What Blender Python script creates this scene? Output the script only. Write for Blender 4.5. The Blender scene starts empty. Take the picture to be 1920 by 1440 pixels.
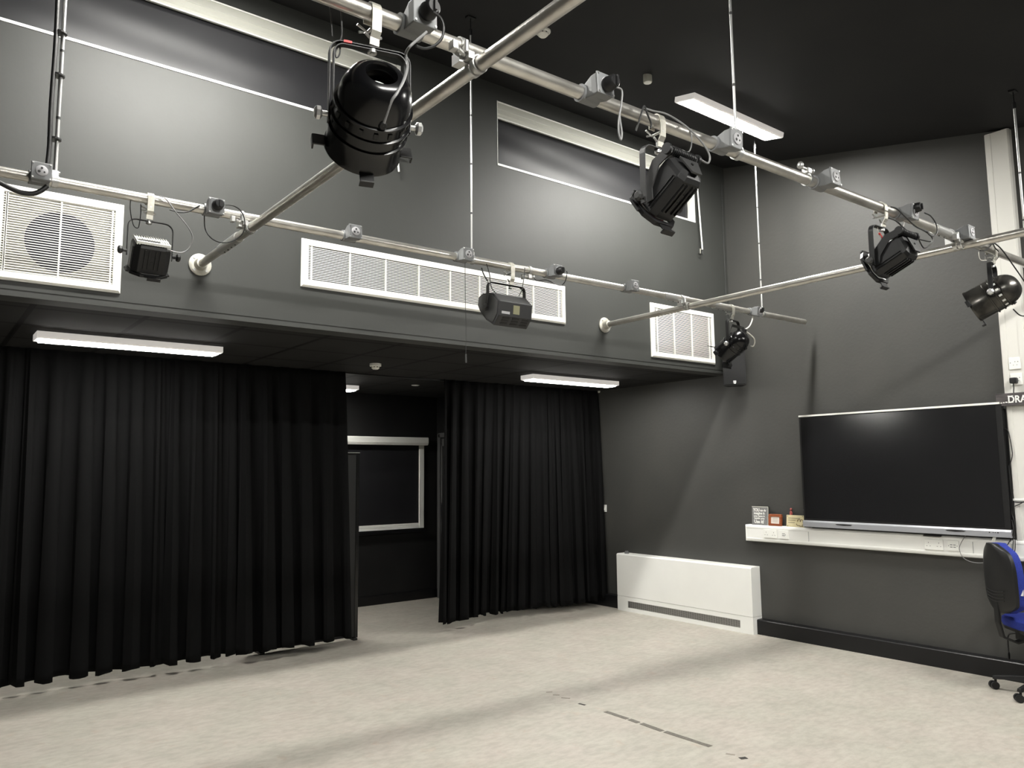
import bpy, bmesh, math, random
from mathutils import Vector, Matrix
random.seed(7)
SC = bpy.context.scene
COL = SC.collection
PI = math.pi
R_ = math.radians

# ------------------------------------------------------------------ camera
FPX = 1454.585
YAW, PITCH, ROLL = R_(38.0186), R_(6.3555), R_(-0.5669)
CAM = Vector((-6.7061, -4.8802, 1.6))
FW = Vector((math.sin(YAW)*math.cos(PITCH), math.cos(YAW)*math.cos(PITCH), math.sin(PITCH)))
_r = Vector((math.cos(YAW), -math.sin(YAW), 0)); _u = _r.cross(FW)
RT = _r*math.cos(ROLL) + _u*math.sin(ROLL)
UP = -_r*math.sin(ROLL) + _u*math.cos(ROLL)
cd = bpy.data.cameras.new('camera'); cam = bpy.data.objects.new('camera', cd); COL.objects.link(cam)
cam.matrix_world = Matrix(((RT.x, UP.x, -FW.x, CAM.x), (RT.y, UP.y, -FW.y, CAM.y), (RT.z, UP.z, -FW.z, CAM.z), (0, 0, 0, 1)))
cd.sensor_width = 36; cd.lens = FPX/1920*36; cd.clip_start = .05; cd.clip_end = 60
SC.camera = cam
# ------------------------------------------------------------------ world, exposure, light levels
w = bpy.data.worlds.new('world'); SC.world = w; w.use_nodes = True
w.node_tree.nodes['Background'].inputs[0].default_value = (.9, .95, 1, 1)
w.node_tree.nodes['Background'].inputs[1].default_value = 0.0
SC.view_settings.view_transform = 'Standard'; SC.view_settings.look = 'None'
SC.view_settings.gamma = 1; SC.view_settings.use_curve_mapping = False
SC.view_settings.exposure = 1.95
MAIN_EMIT = 62.0      # diffusers of the battens on the main ceiling
LOW_EMIT = 15.5       # diffusers of the battens on the low ceiling

# heights and planes of the room (metres): bulkhead wall y=0, right wall x=0
ZS = 2.563            # low ceiling behind the bulkhead
def zc(y): return 4.78 + .203*y   # sloping main ceiling
YB = 3.74             # back wall behind the curtains
X0, Y0 = -8.6, -7.6

def at(u, v, ax, val):
    """where the line of sight of a photo pixel meets a real plane of the room"""
    d = FW + RT*((u-960)/FPX) - UP*((v-720)/FPX)
    i = 'xyz'.index(ax); t = (val-CAM[i])/d[i]
    return CAM + d*t

# ------------------------------------------------------------------ materials
def mat(name, col, rough=.5, metal=0, spec=.5, emit=None, estr=0, sheen=0, coat=0, trans=0):
    m = bpy.data.materials.new(name); m.use_nodes = True
    b = m.node_tree.nodes['Principled BSDF']
    b.inputs['Base Color'].default_value = (*col, 1); b.inputs['Roughness'].default_value = rough
    b.inputs['Metallic'].default_value = metal; b.inputs['Specular IOR Level'].default_value = spec
    if sheen: b.inputs['Sheen Weight'].default_value = sheen
    if coat: b.inputs['Coat Weight'].default_value = coat
    if trans: b.inputs['Transmission Weight'].default_value = trans
    if emit: b.inputs['Emission Color'].default_value = (*emit, 1); b.inputs['Emission Strength'].default_value = estr
    return m
def nd(m, t, **k):
    n = m.node_tree.nodes.new(t)
    for a, v in k.items(): setattr(n, a, v)
    return n
def lk(m, a, b): m.node_tree.links.new(a, b)
def bsdf(m): return m.node_tree.nodes['Principled BSDF']
def mottle(m, c1, c2, scale=8, rough=None, detail=4, stretch=(1, 1, 1), bump=0, bscale=60):
    tc = nd(m, 'ShaderNodeTexCoord'); mp = nd(m, 'ShaderNodeMapping'); mp.inputs['Scale'].default_value = stretch
    n = nd(m, 'ShaderNodeTexNoise'); n.inputs['Scale'].default_value = scale; n.inputs['Detail'].default_value = detail
    r = nd(m, 'ShaderNodeValToRGB'); r.color_ramp.elements[0].position = .35; r.color_ramp.elements[1].position = .65
    r.color_ramp.elements[0].color = (*c1, 1); r.color_ramp.elements[1].color = (*c2, 1)
    lk(m, tc.outputs['Object'], mp.inputs[0]); lk(m, mp.outputs[0], n.inputs[0]); lk(m, n.outputs[0], r.inputs[0])
    lk(m, r.outputs[0], bsdf(m).inputs['Base Color'])
    if bump:
        n2 = nd(m, 'ShaderNodeTexNoise'); n2.inputs['Scale'].default_value = bscale
        bp = nd(m, 'ShaderNodeBump'); bp.inputs['Strength'].default_value = bump; bp.inputs['Distance'].default_value = .01
        lk(m, tc.outputs['Object'], n2.inputs[0]); lk(m, n2.outputs[0], bp.inputs['Height']); lk(m, bp.outputs[0], bsdf(m).inputs['Normal'])
    return m
def V3(h, s=1): return tuple(s*x for x in h)

M = {}
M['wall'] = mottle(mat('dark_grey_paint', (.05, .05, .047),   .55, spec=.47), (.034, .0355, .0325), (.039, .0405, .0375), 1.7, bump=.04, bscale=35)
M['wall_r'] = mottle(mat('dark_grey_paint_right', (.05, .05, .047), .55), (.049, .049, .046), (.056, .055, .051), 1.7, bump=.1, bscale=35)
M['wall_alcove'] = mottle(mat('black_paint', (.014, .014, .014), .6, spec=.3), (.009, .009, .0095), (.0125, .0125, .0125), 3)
M['ceiling'] = mottle(mat('near_black_ceiling_paint', (.014, .014, .014), .7, spec=.25), (.0125, .0125, .0135), (.0155, .0155, .016), 2)
M['skirting'] = mat('black_gloss_paint', (.006, .006, .007), .35, spec=.4)
M['black_metal'] = mat('black_powder_coat', (.006, .006, .0065), .46, metal=0, spec=.4)
M['black_gloss'] = mat('black_gloss_enamel', (.004, .004, .0045), .2, spec=.42)
M['grey_metal'] = mat('dark_grey_powder_coat', (.035, .035, .035), .45)
M['black_plastic'] = mat('black_plastic', (.010, .010, .0105), .45, spec=.4)
M['charcoal'] = mat('charcoal_sheet_metal', (.022, .022, .023), .45, spec=.4)
M['rubber'] = mat('black_rubber', (.012, .012, .012), .5)
M['alu'] = mottle(mat('scuffed_aluminium_tube', (.6, .58, .54), .34, metal=.85), (.52, .50, .46), (.66, .64, .60), 9, stretch=(1, 1, 1), bump=.08, bscale=90)
M['zinc'] = mat('zinc_plated_steel', (.55, .55, .54), .38, metal=.85)
M['steelwhite'] = mottle(mat('pale_plated_steel', (.5, .48, .43), .42, metal=.5), (.42, .41, .36), (.56, .54, .48), 30)
M['grey_box'] = mat('grey_moulded_plastic', (.19, .195, .20), .5)
M['grey_face'] = mat('pale_grey_socket_face', (.40, .395, .41), .45)
M['white_pvc'] = mottle(mat('white_pvc', (.86, .86, .83), .4), (.85, .85, .82), (.89, .89, .86), 2)
M['column'] = mat('aged_white_pvc', (.68, .67, .63), .45)
M['white_frame'] = mat('white_coated_metal', (.88, .88, .84), .38)
M['cream'] = mat('grille_white', (.90, .89, .83), .45)
M['dark'] = mat('dark_void', (.01, .01, .011), .9)
M['duct'] = mat('dark_blue_grey_duct', (.035, .035, .055), .8)
M['duct_dark'] = mat('dark_duct_interior', (.016, .016, .014), .8)
M['duct_panel'] = mat('duct_backing_panel', (.52, .51, .48), .7)
M['blind'] = mottle(mat('black_blackout_fabric', (.014, .014, .016), .42, spec=.4), (.013, .013, .015), (.016, .016, .018), 4)
M['blind_case'] = mat('grey_white_blind_case', (.46, .46, .41), .45)
M['curtain'] = mottle(mat('black_wool_serge', (.005, .005, .005), .9, spec=.12), (.0046, .0046, .005), (.0058, .0058, .006), 60)
M['screen'] = mat('screen_glass', (.012, .012, .013), .15, spec=.9)
M['silver'] = mat('silver_plastic', (.42, .43, .46), .32, metal=.35)
M['blue'] = mottle(mat('blue_chair_fabric', (.014, .03, .26), .85), (.011, .024, .22), (.017, .036, .29), 120, bump=.3, bscale=400)
M['slot'] = mat('black_slot', (.004, .004, .004), .6)
M['brass'] = mat('brass_fitting', (.65, .5, .15), .35, metal=.8)
M['red'] = mat('red_tape', (.55, .03, .03), .5)
M['pinkred'] = mat('muted_red_ceramic', (.42, .10, .09), .45)
M['wood'] = mottle(mat('red_brown_wood', (.26, .07, .025), .4), (.22, .055, .02), (.34, .10, .035), 14, stretch=(1, 1, 8))
M['plaque_grey'] = mottle(mat('grey_painted_board', (.2, .2, .2), .6), (.17, .17, .175), (.23, .23, .225), 40)
M['plaque_yellow'] = mottle(mat('pale_yellow_board', (.68, .6, .36), .6), (.66, .58, .34), (.74, .66, .42), 20)
M['paper'] = mat('off_white_paper', (.75, .68, .62), .8)
M['ink'] = mat('brown_ink', (.12, .08, .04), .8)
M['faint_ink'] = mat('faint_grey_ink', (.32, .28, .2), .8)
M['white_paint'] = mat('white_lettering', (.85, .85, .82), .6)
M['sign'] = mottle(mat('dark_brown_stained_board', (.05, .04, .04), .6), (.035, .03, .032), (.09, .08, .08), 12, stretch=(1, 1, 14))
M['tape'] = mottle(mat('worn_grey_tape', (.22, .2, .17), .6), (.11, .10, .085), (.17, .155, .13), 60)
M['tape_dark'] = mat('dark_tape_scrap', (.03, .027, .024), .7)
M['tape_faint'] = mat('faint_tape_residue', (.31, .28, .24), .8)
M['lampglass'] = mat('lens_glass', (.3, .3, .3), .1, spec=.6)
M['red_gel'] = mat('dark_red_gel', (.10, .008, .015), .4)
M['sticker'] = mat('white_sticker', (.6, .6, .62), .5)
M['sticker_y'] = mat('faded_yellow_sticker', (.34, .33, .2), .6)
M['cable_w'] = mat('pale_cable_sheath', (.6, .58, .52), .5)
M['cable_g'] = mat('grey_cable_sheath', (.20, .20, .20), .45)
M['bronze'] = mottle(mat('worn_dark_metal', (.10, .095, .085), .26, metal=.75), (.02, .019, .018), (.11, .105, .095), 9)
M['opal'] = mat('opal_rim_plastic', (.8, .78, .74), .5, emit=(1, .95, .9), estr=.10)
M['diff_main'] = mat('lit_diffuser', (1, 1, 1), .5, emit=(1, .985, .93), estr=MAIN_EMIT)
M['diff_low'] = mat('lit_diffuser_low', (1, 1, 1), .5, emit=(1, .98, .92), estr=LOW_EMIT)
# floor: mottled vinyl
def floor_mat():
    m = mat('mottled_beige_vinyl', (.5, .46, .4), .5)
    tc = nd(m, 'ShaderNodeTexCoord')
    def noise(sc, det, st, rot=0):
        mp = nd(m, 'ShaderNodeMapping'); mp.inputs['Scale'].default_value = st; mp.inputs['Rotation'].default_value = (0, 0, rot)
        n = nd(m, 'ShaderNodeTexNoise'); n.inputs['Scale'].default_value = sc; n.inputs['Detail'].default_value = det
        n.inputs['Roughness'].default_value = .62
        lk(m, tc.outputs['Object'], mp.inputs[0]); lk(m, mp.outputs[0], n.inputs[0]); return n.outputs[0]
    def ramp(src, p0, p1, c0, c1):
        r = nd(m, 'ShaderNodeValToRGB'); e = r.color_ramp.elements
        e[0].position = p0; e[1].position = p1; e[0].color = (*c0, 1); e[1].color = (*c1, 1); lk(m, src, r.inputs[0]); return r.outputs[0]
    def mix(a, b, f, typ='MIX'):
        x = nd(m, 'ShaderNodeMix', data_type='RGBA', blend_type=typ)
        if isinstance(f, (int, float)): x.inputs[0].default_value = f
        else: lk(m, f, x.inputs[0])
        lk(m, a, x.inputs[6]); lk(m, b, x.inputs[7]); return x.outputs[2]
    base = ramp(noise(4.5, 9, (1, 1.15, 1), .5), .32, .68, (.415, .39, .352), (.485, .463, .420))
    fleck = ramp(noise(13, 8, (1, 1.8, 1), -.15), .38, .60, (.74, .72, .70), (1, 1, 1))
    pale = ramp(noise(2.0, 6, (1, 1, 1)), .42, .60, (.96, .965, .93), (1.03, 1.0, .98))
    pink = ramp(noise(6, 5, (1.3, 1, 1), 1), .60, .70, (1, 1, 1), (1.0, .93, .90))
    c = mix(base, fleck, .55, 'MULTIPLY'); c = mix(c, pale, 1, 'MULTIPLY'); c = mix(c, pink, 1, 'MULTIPLY')
    lk(m, c, bsdf(m).inputs['Base Color'])
    return m
M['floor'] = floor_mat()
# suspended ceiling tiles 600 x 600
def tile_mat():
    m = mat('black_ceiling_tiles', (.03, .03, .03), .8, spec=.2)
    tc = nd(m, 'ShaderNodeTexCoord'); mp = nd(m, 'ShaderNodeMapping')
    p = at(64, 570, 'z', ZS)
    mp.inputs['Location'].default_value = (-p.x/0.6, 0.5, 0); mp.inputs['Scale'].default_value = (1/.6, 1/.6, 1)
    b = nd(m, 'ShaderNodeTexBrick', offset=0.0, squash=1.0)
    b.inputs['Scale'].default_value = 1; b.inputs['Mortar Size'].default_value = .03; b.inputs['Mortar Smooth'].default_value = .1
    b.inputs['Brick Width'].default_value = 1; b.inputs['Row Height'].default_value = 1
    b.inputs['Color1'].default_value = (.017, .0168, .0165, 1); b.inputs['Color2'].default_value = (.020, .0198, .0195, 1)
    b.inputs['Mortar'].default_value = (.002, .002, .002, 1)
    lk(m, tc.outputs['Object'], mp.inputs[0]); lk(m, mp.outputs[0], b.inputs[0]); lk(m, b.outputs[0], bsdf(m).inputs['Base Color'])
    return m
M['tiles'] = tile_mat()

# ------------------------------------------------------------------ mesh helpers
class MB:
    """collects shapes in world coordinates, then builds them as one mesh object"""
    def __init__(s): s.v = []; s.f = []; s.g = []
    def add(s, vs, fs):
        o = len(s.v); s.g.append((o, len(s.f))); s.v += [Vector(v) for v in vs]; s.f += [tuple(i+o for i in f) for f in fs]; return s
    def box(s, lo, hi, M4=None):
        x0, y0, z0 = lo; x1, y1, z1 = hi
        vs = [Vector((x, y, z)) for z in (z0, z1) for y in (y0, y1) for x in (x0, x1)]
        if M4 is not None: vs = [M4 @ v for v in vs]
        return s.add(vs, [(0, 2, 3, 1), (4, 5, 7, 6), (0, 1, 5, 4), (2, 6, 7, 3), (0, 4, 6, 2), (1, 3, 7, 5)])
    def frame_axes(s, d):
        d = d.normalized(); a = Vector((0, 0, 1)) if abs(d.z) < .9 else Vector((1, 0, 0))
        u = d.cross(a).normalized(); return d, u, d.cross(u).normalized()
    def cyl(s, a, b, r, r2=None, n=20, caps=True):
        a = Vector(a); b = Vector(b); r2 = r if r2 is None else r2
        d, u, w = s.frame_axes(b-a)
        vs = []
        for p, rr in ((a, r), (b, r2)):
            for i in range(n):
                t = 2*PI*i/n; vs.append(p + u*math.cos(t)*rr + w*math.sin(t)*rr)
        fs = [(i, (i+1) % n, n+(i+1) % n, n+i) for i in range(n)]
        if caps: fs += [tuple(range(n))[::-1], tuple(range(n, 2*n))]
        return s.add(vs, fs)
    def lathe(s, o, d, prof, n=40, caps=False):
        """prof: (t along d, radius)"""
        o = Vector(o); d, u, w = s.frame_axes(Vector(d)); vs = []
        for t, r in prof:
            for i in range(n):
                a = 2*PI*i/n; vs.append(o + d*t + u*math.cos(a)*r + w*math.sin(a)*r)
        fs = []
        for k in range(len(prof)-1):
            for i in range(n):
                j = (i+1) % n; fs.append((k*n+i, k*n+j, (k+1)*n+j, (k+1)*n+i))
        if caps: fs += [tuple(range(n))[::-1], tuple(range((len(prof)-1)*n, len(prof)*n))]
        return s.add(vs, fs)
    def tube(s, pts, r, n=8, smooth=True, sub=6):
        P = [Vector(p) for p in pts]
        if smooth and len(P) > 2:
            Q = []
            for i in range(len(P)-1):
                p0 = P[max(i-1, 0)]; p1 = P[i]; p2 = P[i+1]; p3 = P[min(i+2, len(P)-1)]
                for k in range(sub):
                    t = k/sub
                    Q.append(.5*((2*p1) + (p2-p0)*t + (2*p0-5*p1+4*p2-p3)*t*t + (3*p1-p0-3*p2+p3)*t**3))
            Q.append(P[-1]); P = Q
        vs = []; u = None
        for i, p in enumerate(P):
            d = (P[min(i+1, len(P)-1)]-P[max(i-1, 0)]).normalized()
            if u is None: _, u, _w = s.frame_axes(d)
            u = (u - d*u.dot(d))
            if u.length < 1e-6: _, u, _w = s.frame_axes(d)
            u = u.normalized(); w_ = d.cross(u)
            for k in range(n):
                a = 2*PI*k/n; vs.append(p + u*math.cos(a)*r + w_*math.sin(a)*r)
        fs = []
        for i in range(len(P)-1):
            for k in range(n):
                j = (k+1) % n; fs.append((i*n+k, i*n+j, (i+1)*n+j, (i+1)*n+k))
        fs += [tuple(range(n))[::-1], tuple(range((len(P)-1)*n, len(P)*n))]
        return s.add(vs, fs)
    def prism(s, pts, off):
        """closed polygon pts (world) swept by the vector off"""
        n = len(pts); off = Vector(off); vs = [Vector(p) for p in pts]; vs += [v+off for v in vs]
        return s.add(vs, [tuple(range(n))[::-1], tuple(range(n, 2*n))] + [(i, (i+1) % n, n+(i+1) % n, n+i) for i in range(n)])
    def strip(s, path, wvec, th):
        """flat bar: path points, width vector, thickness"""
        P = [Vector(p) for p in path]; wv = Vector(wvec); wn = wv.normalized(); vs = []
        for i, p in enumerate(P):
            d = (P[min(i+1, len(P)-1)]-P[max(i-1, 0)]).normalized(); nn = d.cross(wn).normalized()*th/2
            vs += [p-wv/2-nn, p+wv/2-nn, p+wv/2+nn, p-wv/2+nn]
        fs = [(3, 2, 1, 0), tuple(len(vs)-4+k for k in range(4))]
        for i in range(len(P)-1):
            for k in range(4):
                j = (k+1) % 4; fs.append((i*4+k, i*4+j, i*4+4+j, i*4+4+k))
        return s.add(vs, fs)
    def sphere(s, c, r, n=14, sc=(1, 1, 1)):
        c = Vector(c); vs = []; m_ = n//2
        for i in range(m_+1):
            a = PI*i/m_
            for k in range(n):
                b = 2*PI*k/n; vs.append(c + Vector((math.sin(a)*math.cos(b)*r*sc[0], math.sin(a)*math.sin(b)*r*sc[1], math.cos(a)*r*sc[2])))
        fs = [(i*n+k, i*n+(k+1) % n, (i+1)*n+(k+1) % n, (i+1)*n+k) for i in range(m_) for k in range(n)]
        return s.add(vs, fs)
    def build(s, name, m, parent=None, bevel=0, smooth=False, seg=2, solid=0, weld=True):
        o_ = parent.matrix_world.translation if False else Vector((0, 0, 0))
        if parent is not None: o_ = wloc(parent)
        me = bpy.data.meshes.new(name)
        me.from_pydata([tuple(v-o_) for v in s.v], [], s.f)
        bm = bmesh.new(); bm.from_mesh(me)
        if weld: bmesh.ops.remove_doubles(bm, verts=bm.verts, dist=1e-6)
        bmesh.ops.recalc_face_normals(bm, faces=bm.faces); bm.to_mesh(me); bm.free()
        me.materials.append(m)
        ob = bpy.data.objects.new(name, me); COL.objects.link(ob)
        if parent is not None: ob.parent = parent
        if bevel:
            b = ob.modifiers.new('bevel', 'BEVEL'); b.width = bevel; b.segments = seg; b.limit_method = 'ANGLE'; b.angle_limit = R_(40)
        if solid:
            sm = ob.modifiers.new('solid', 'SOLIDIFY'); sm.thickness = solid; sm.offset = 0
        if smooth:
            for p in me.polygons: p.use_smooth = True
            try: me.set_sharp_from_angle(angle=R_(38))
            except Exception: pass
        return ob
def build_each(mb, name, m, parent, per=1, **k):
    """every shape (or every `per` shapes) of mb becomes an object of its own"""
    out = []; G = mb.g[::per] + [(len(mb.v), len(mb.f))]
    for (v0, f0), (v1, f1) in zip(G, G[1:]):
        q = MB(); q.v = mb.v[v0:v1]; q.f = [tuple(i-v0 for i in f) for f in mb.f[f0:f1]]
        out.append(q.build(name, m, parent, **k))
    return out
def wloc(o):
    v = Vector(o.location); p = o.parent
    while p is not None: v += Vector(p.location); p = p.parent
    return v
def tag(o, label=None, cat=None, group=None, kind=None):
    if label: o['label'] = label
    if cat: o['category'] = cat
    if group: o['group'] = group
    if kind: o['kind'] = kind
    return o
def thing(name, label, cat, loc, group=None):
    o = bpy.data.objects.new(name, None); o.empty_display_size = .05; COL.objects.link(o); o.location = loc
    return tag(o, label, cat, group)
def struct(o): o['kind'] = 'structure'; return o
def dup(root, loc, label, rot=None, group=None):
    def cp(o, par):
        c = o.copy(); COL.objects.link(c); c.parent = par
        for ch in o.children: cp(ch, c)
        return c
    r = cp(root, None); r.location = loc
    if rot is not None: r.rotation_euler = rot
    r['label'] = label
    if group: r['group'] = group
    return r
def text_mb(txt, size, origin, xdir, ydir, depth=.002, bold=0, sx=1.0, align='LEFT'):
    cu = bpy.data.curves.new('t', 'FONT'); cu.body = txt; cu.size = size; cu.extrude = depth/2; cu.offset = bold; cu.align_x = align
    cu.resolution_u = 3
    ob = bpy.data.objects.new('t', cu); COL.objects.link(ob)
    dg = bpy.context.evaluated_depsgraph_get(); me = bpy.data.meshes.new_from_object(ob.evaluated_get(dg))
    X = Vector(xdir).normalized(); Y = Vector(ydir).normalized(); Z = X.cross(Y); O = Vector(origin)
    mb = MB(); mb.add([O + X*v.co.x*sx + Y*v.co.y + Z*v.co.z for v in me.vertices], [tuple(p.vertices) for p in me.polygons])
    bpy.data.objects.remove(ob); bpy.data.curves.remove(cu); bpy.data.meshes.remove(me)
    return mb

# ================================================================== ROOM SHELL
T = .18
struct(MB().box((X0-T, Y0-T, -.12), (T, YB+T, 0)).build('floor', M['floor']))
# main sloping ceiling
c = MB()
c.prism([(X0-T, Y0-T, zc(Y0-T)), (X0-T, T, zc(T)), (X0-T, T, zc(T)+.15), (X0-T, Y0-T, zc(Y0-T)+.15)], (-X0+2*T, 0, 0))
struct(c.build('ceiling', M['ceiling']))
# low ceiling behind the bulkhead
struct(MB().box((X0, .18, ZS), (0, YB, ZS+.03)).build('ceiling_low', M['tiles']))
# window openings in the bulkhead wall
ZW0, ZW1 = 4.085, 4.64
W2X0, W2X1 = -3.02, -.505
W1X1 = at(750, 250, 'y', 0).x
W1X0 = W1X1 - 3.4
mb = MB()
def wallseg(x0, x1, z0, z1): mb.box((x0, 0, z0), (x1, T, z1))
wallseg(X0, 0, ZS, ZW0)
wallseg(X0, 0, ZW1, zc(0)+.1)
wallseg(X0, W1X0, ZW0, ZW1); wallseg(W1X1, W2X0, ZW0, ZW1); wallseg(W2X1, 0, ZW0, ZW1)
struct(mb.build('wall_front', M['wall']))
# thin ledge trim along the lower edge of the bulkhead
mb = MB(); mb.box((X0, -.014, ZS-.006), (0, .005, ZS+.030)); mb.box((X0, -.018, ZS+.030), (0, .002, ZS+.034))
struct(mb.build('trim_1', M['wall']))
# right wall
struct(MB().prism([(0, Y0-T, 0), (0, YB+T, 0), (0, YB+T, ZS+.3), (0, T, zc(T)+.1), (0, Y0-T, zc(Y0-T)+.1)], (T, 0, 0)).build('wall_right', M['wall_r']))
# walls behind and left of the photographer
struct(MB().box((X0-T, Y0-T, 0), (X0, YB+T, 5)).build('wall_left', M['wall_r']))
struct(MB().box((X0, Y0-T, 0), (0, Y0, zc(Y0)+.1)).build('wall_rear', M['wall_r']))
# back wall of the curtained part, with a window
WBX0, WBX1, WBZ0, WBZ1 = -3.55, -1.43, .885, 2.03
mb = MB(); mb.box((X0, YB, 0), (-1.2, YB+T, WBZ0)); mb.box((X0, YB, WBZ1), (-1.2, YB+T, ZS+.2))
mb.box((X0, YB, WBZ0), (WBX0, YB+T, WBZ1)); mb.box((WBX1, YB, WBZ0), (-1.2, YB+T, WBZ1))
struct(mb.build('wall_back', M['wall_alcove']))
XR = -1.225   # side wall beyond the right curtain
D0, D1 = 3.66, 2.72   # doorway in that wall
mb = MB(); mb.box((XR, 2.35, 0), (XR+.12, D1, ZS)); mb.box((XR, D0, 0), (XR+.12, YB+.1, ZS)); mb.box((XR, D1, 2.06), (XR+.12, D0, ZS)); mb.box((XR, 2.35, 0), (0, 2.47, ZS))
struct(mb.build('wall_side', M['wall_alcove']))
# door in the side wall
dr = struct(bpy.data.objects.new('door_1', None)); COL.objects.link(dr); dr.location = (XR, (D0+D1)/2, 0)
G_ = mat('mid_grey_door_paint', (.10, .10, .10), .5)
mb = MB(); mb.box((XR-.03, D0-.035, 0), (XR+.09, D0+.02, 2.08)); mb.box((XR-.03, D1-.02, 0), (XR+.09, D1+.035, 2.08)); mb.box((XR-.03, D1, 2.03), (XR+.09, D0, 2.09))
mb.build('door_frame', G_, dr, bevel=.002)
mb = MB(); mb.box((XR-.01, D1+.04, .01), (XR+.035, D0-.04, .19)); mb.box((XR-.01, D1+.04, .95), (XR+.035, D0-.04, 1.2)); mb.box((XR-.01, D1+.04, 1.92), (XR+.035, D0-.04, 2.02))
mb.box((XR-.01, D1+.04, .01), (XR+.035, D1+.13, 2.02)); mb.box((XR-.01, D0-.06, .01), (XR+.035, D0-.04, 2.02))
mb.build('door_leaf', G_, dr, bevel=.002)
MB().box((XR+.01, D1+.1, .19), (XR+.016, D0-.05, 1.92)).build('glass_panel', M['screen'], dr)
MB().box((XR-.05, D1+.06, .8), (XR-.03, D1+.08, 1.2)).box((XR-.05, D1+.06, .8), (XR, D1+.08, .82)).box((XR-.05, D1+.06, 1.18), (XR, D1+.08, 1.2)).build('door_handle', M['zinc'], dr, bevel=.003)
# skirting boards
def skirt(name, lo, hi):
    struct(MB().box(lo, hi).build(name, M['skirting'], bevel=.004))
mb = MB(); mb.prism([(0, Y0, 0), (-.022, Y0, 0), (-.022, Y0, .132), (-.012, Y0, .15), (0, Y0, .15)], (0, 7.3, 0))
ry1 = -.235; ry0 = 1.58
mb = MB(); prof = [(0, 0), (-.088, 0), (-.088, .132), (-.080, .140), (0, .143)]
mb.prism([(x, Y0, z) for x, z in prof], (0, ry1-Y0, 0)); mb.prism([(x, ry0, z) for x, z in prof], (0, 2.35-ry0, 0))
for o in build_each(mb, 'baseboard_right', M['skirting'], None, bevel=.002): struct(o)
skirt('baseboard_back', (X0, YB-.02, 0), (XR-.0, YB, .11))
skirt('baseboard_side', (XR-.02, 2.4, 0), (XR, D1-.03, .11))
# thin flex conduit line running up the wall corner
tag(MB().cyl((-.05, -.004, 3.1), (-.05, -.004, 4.6), .004, n=8).build('corner_conduit', M['grey_metal']), 'thin dark vertical conduit in the wall corner above the small square grille', 'conduit')

# ================================================================== WINDOWS + BLINDS
def window(name, x0, x1, yf, z0, z1, deep, back):
    o = struct(bpy.data.objects.new(name, None)); COL.objects.link(o); o.location = ((x0+x1)/2, yf, z0)
    mb = MB(); t = .028
    mb.box((x0, yf-.004, z0), (x0+.004, yf+deep, z1)); mb.box((x1-t, yf-.004, z0), (x1, yf+deep, z1))
    mb.box((x0, yf-.006, z0), (x1, yf+deep, z0+.017)); mb.box((x0, yf+.0, z1-.01), (x1, yf+deep, z1))
    mb.build('window_frame', M['white_frame'], o)
    MB().box((x0, back, z0), (x1, back+.01, z1)).build('window_pane', M['dark'], o)
    return o
def blind(x0, x1, yf, z0, z1, label, hem):
    th = thing('roller_blind', label, 'blind', ((x0+x1)/2, yf+.04, z0), 'black roller blinds')
    mb = MB(); y = yf+.004; h = .13
    mb.prism([(x0, y+.09, z1), (x0, y+.012, z1), (x0, y, z1-.012), (x0, y, z1-.062), (x0, y+.004, z1-.066), (x0, y+.004, z1-.100), (x0, y+.012, z1-.112), (x0, y+.012, z1-h), (x0, y+.09, z1-h)], (x1-x0, 0, 0))
    mb.build('blind_cassette', M['blind_case'], th, bevel=.002)
    MB().box((x0, y+.010, z1-h-.008), (x1, y+.02, z1-h)).build('cassette_lip', M['white_frame'], th)
    # slightly rippling fabric
    mb = MB(); nx, nz = 60, 12; vs = []
    for j in range(nz+1):
        for i in range(nx+1):
            x = x0+.006+(x1-x0-.03)*i/nx; z = z0+.016+(z1-h-z0-.016)*j/nz
            a = math.sin(PI*j/nz)
            vs.append((x, yf+.05+a*(.0022*math.sin(i*.13+j*.9)+.0010*math.sin(i*.31-j*.5)), z))
    fs = [(j*(nx+1)+i, j*(nx+1)+i+1, (j+1)*(nx+1)+i+1, (j+1)*(nx+1)+i) for j in range(nz) for i in range(nx)]
    mb.add(vs, fs); mb.build('blind_fabric', M['blind'], th, smooth=True, solid=.002)
    return th
window('window_1', W1X0, W1X1, 0, ZW0, ZW1, .14, .15)
window('window_2', W2X0, W2X1, 0, ZW0, ZW1, .14, .15)
blind(W1X0+.005, W1X1-.005, 0, ZW0, ZW1, 'long black roller blind under a white case, upper left window', 0)
b2 = blind(W2X0+.005, W2X1-.03, 0, ZW0, ZW1, 'black roller blind under a white case in the upper window nearest the right wall', 0)
window('window_3', WBX0, WBX1, YB, WBZ0, WBZ1, .14, YB+.15)
th = thing('roller_blind', 'black roller blind with thick white frame behind the curtain gap', 'blind', (-2.4, YB, WBZ0), 'black roller blinds')
mb = MB(); mb.prism([(WBX0, YB-.004, WBZ1), (WBX0, YB-.09, WBZ1), (WBX0, YB-.10, WBZ1-.01), (WBX0, YB-.10, WBZ1-.07), (WBX0, YB-.085, WBZ1-.10), (WBX0, YB-.004, WBZ1-.10)], (WBX1-WBX0+.02, 0, 0))
mb.build('blind_cassette', M['white_frame'], th, bevel=.004)
build_each(MB().box((WBX1-.075, YB-.035, WBZ0), (WBX1-.008, YB-.004, WBZ1-.10)).box((WBX0, YB-.035, WBZ0), (WBX0+.06, YB-.004, WBZ1-.10)), 'side_channel', M['white_frame'], th, bevel=.003)
mb = MB(); mb.box((WBX0, YB-.035, WBZ0), (WBX1-.076, YB-.004, WBZ0+.032)); mb.box((WBX0, YB-.028, WBZ0+.034), (WBX1-.08, YB-.004, WBZ0+.066))
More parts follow.
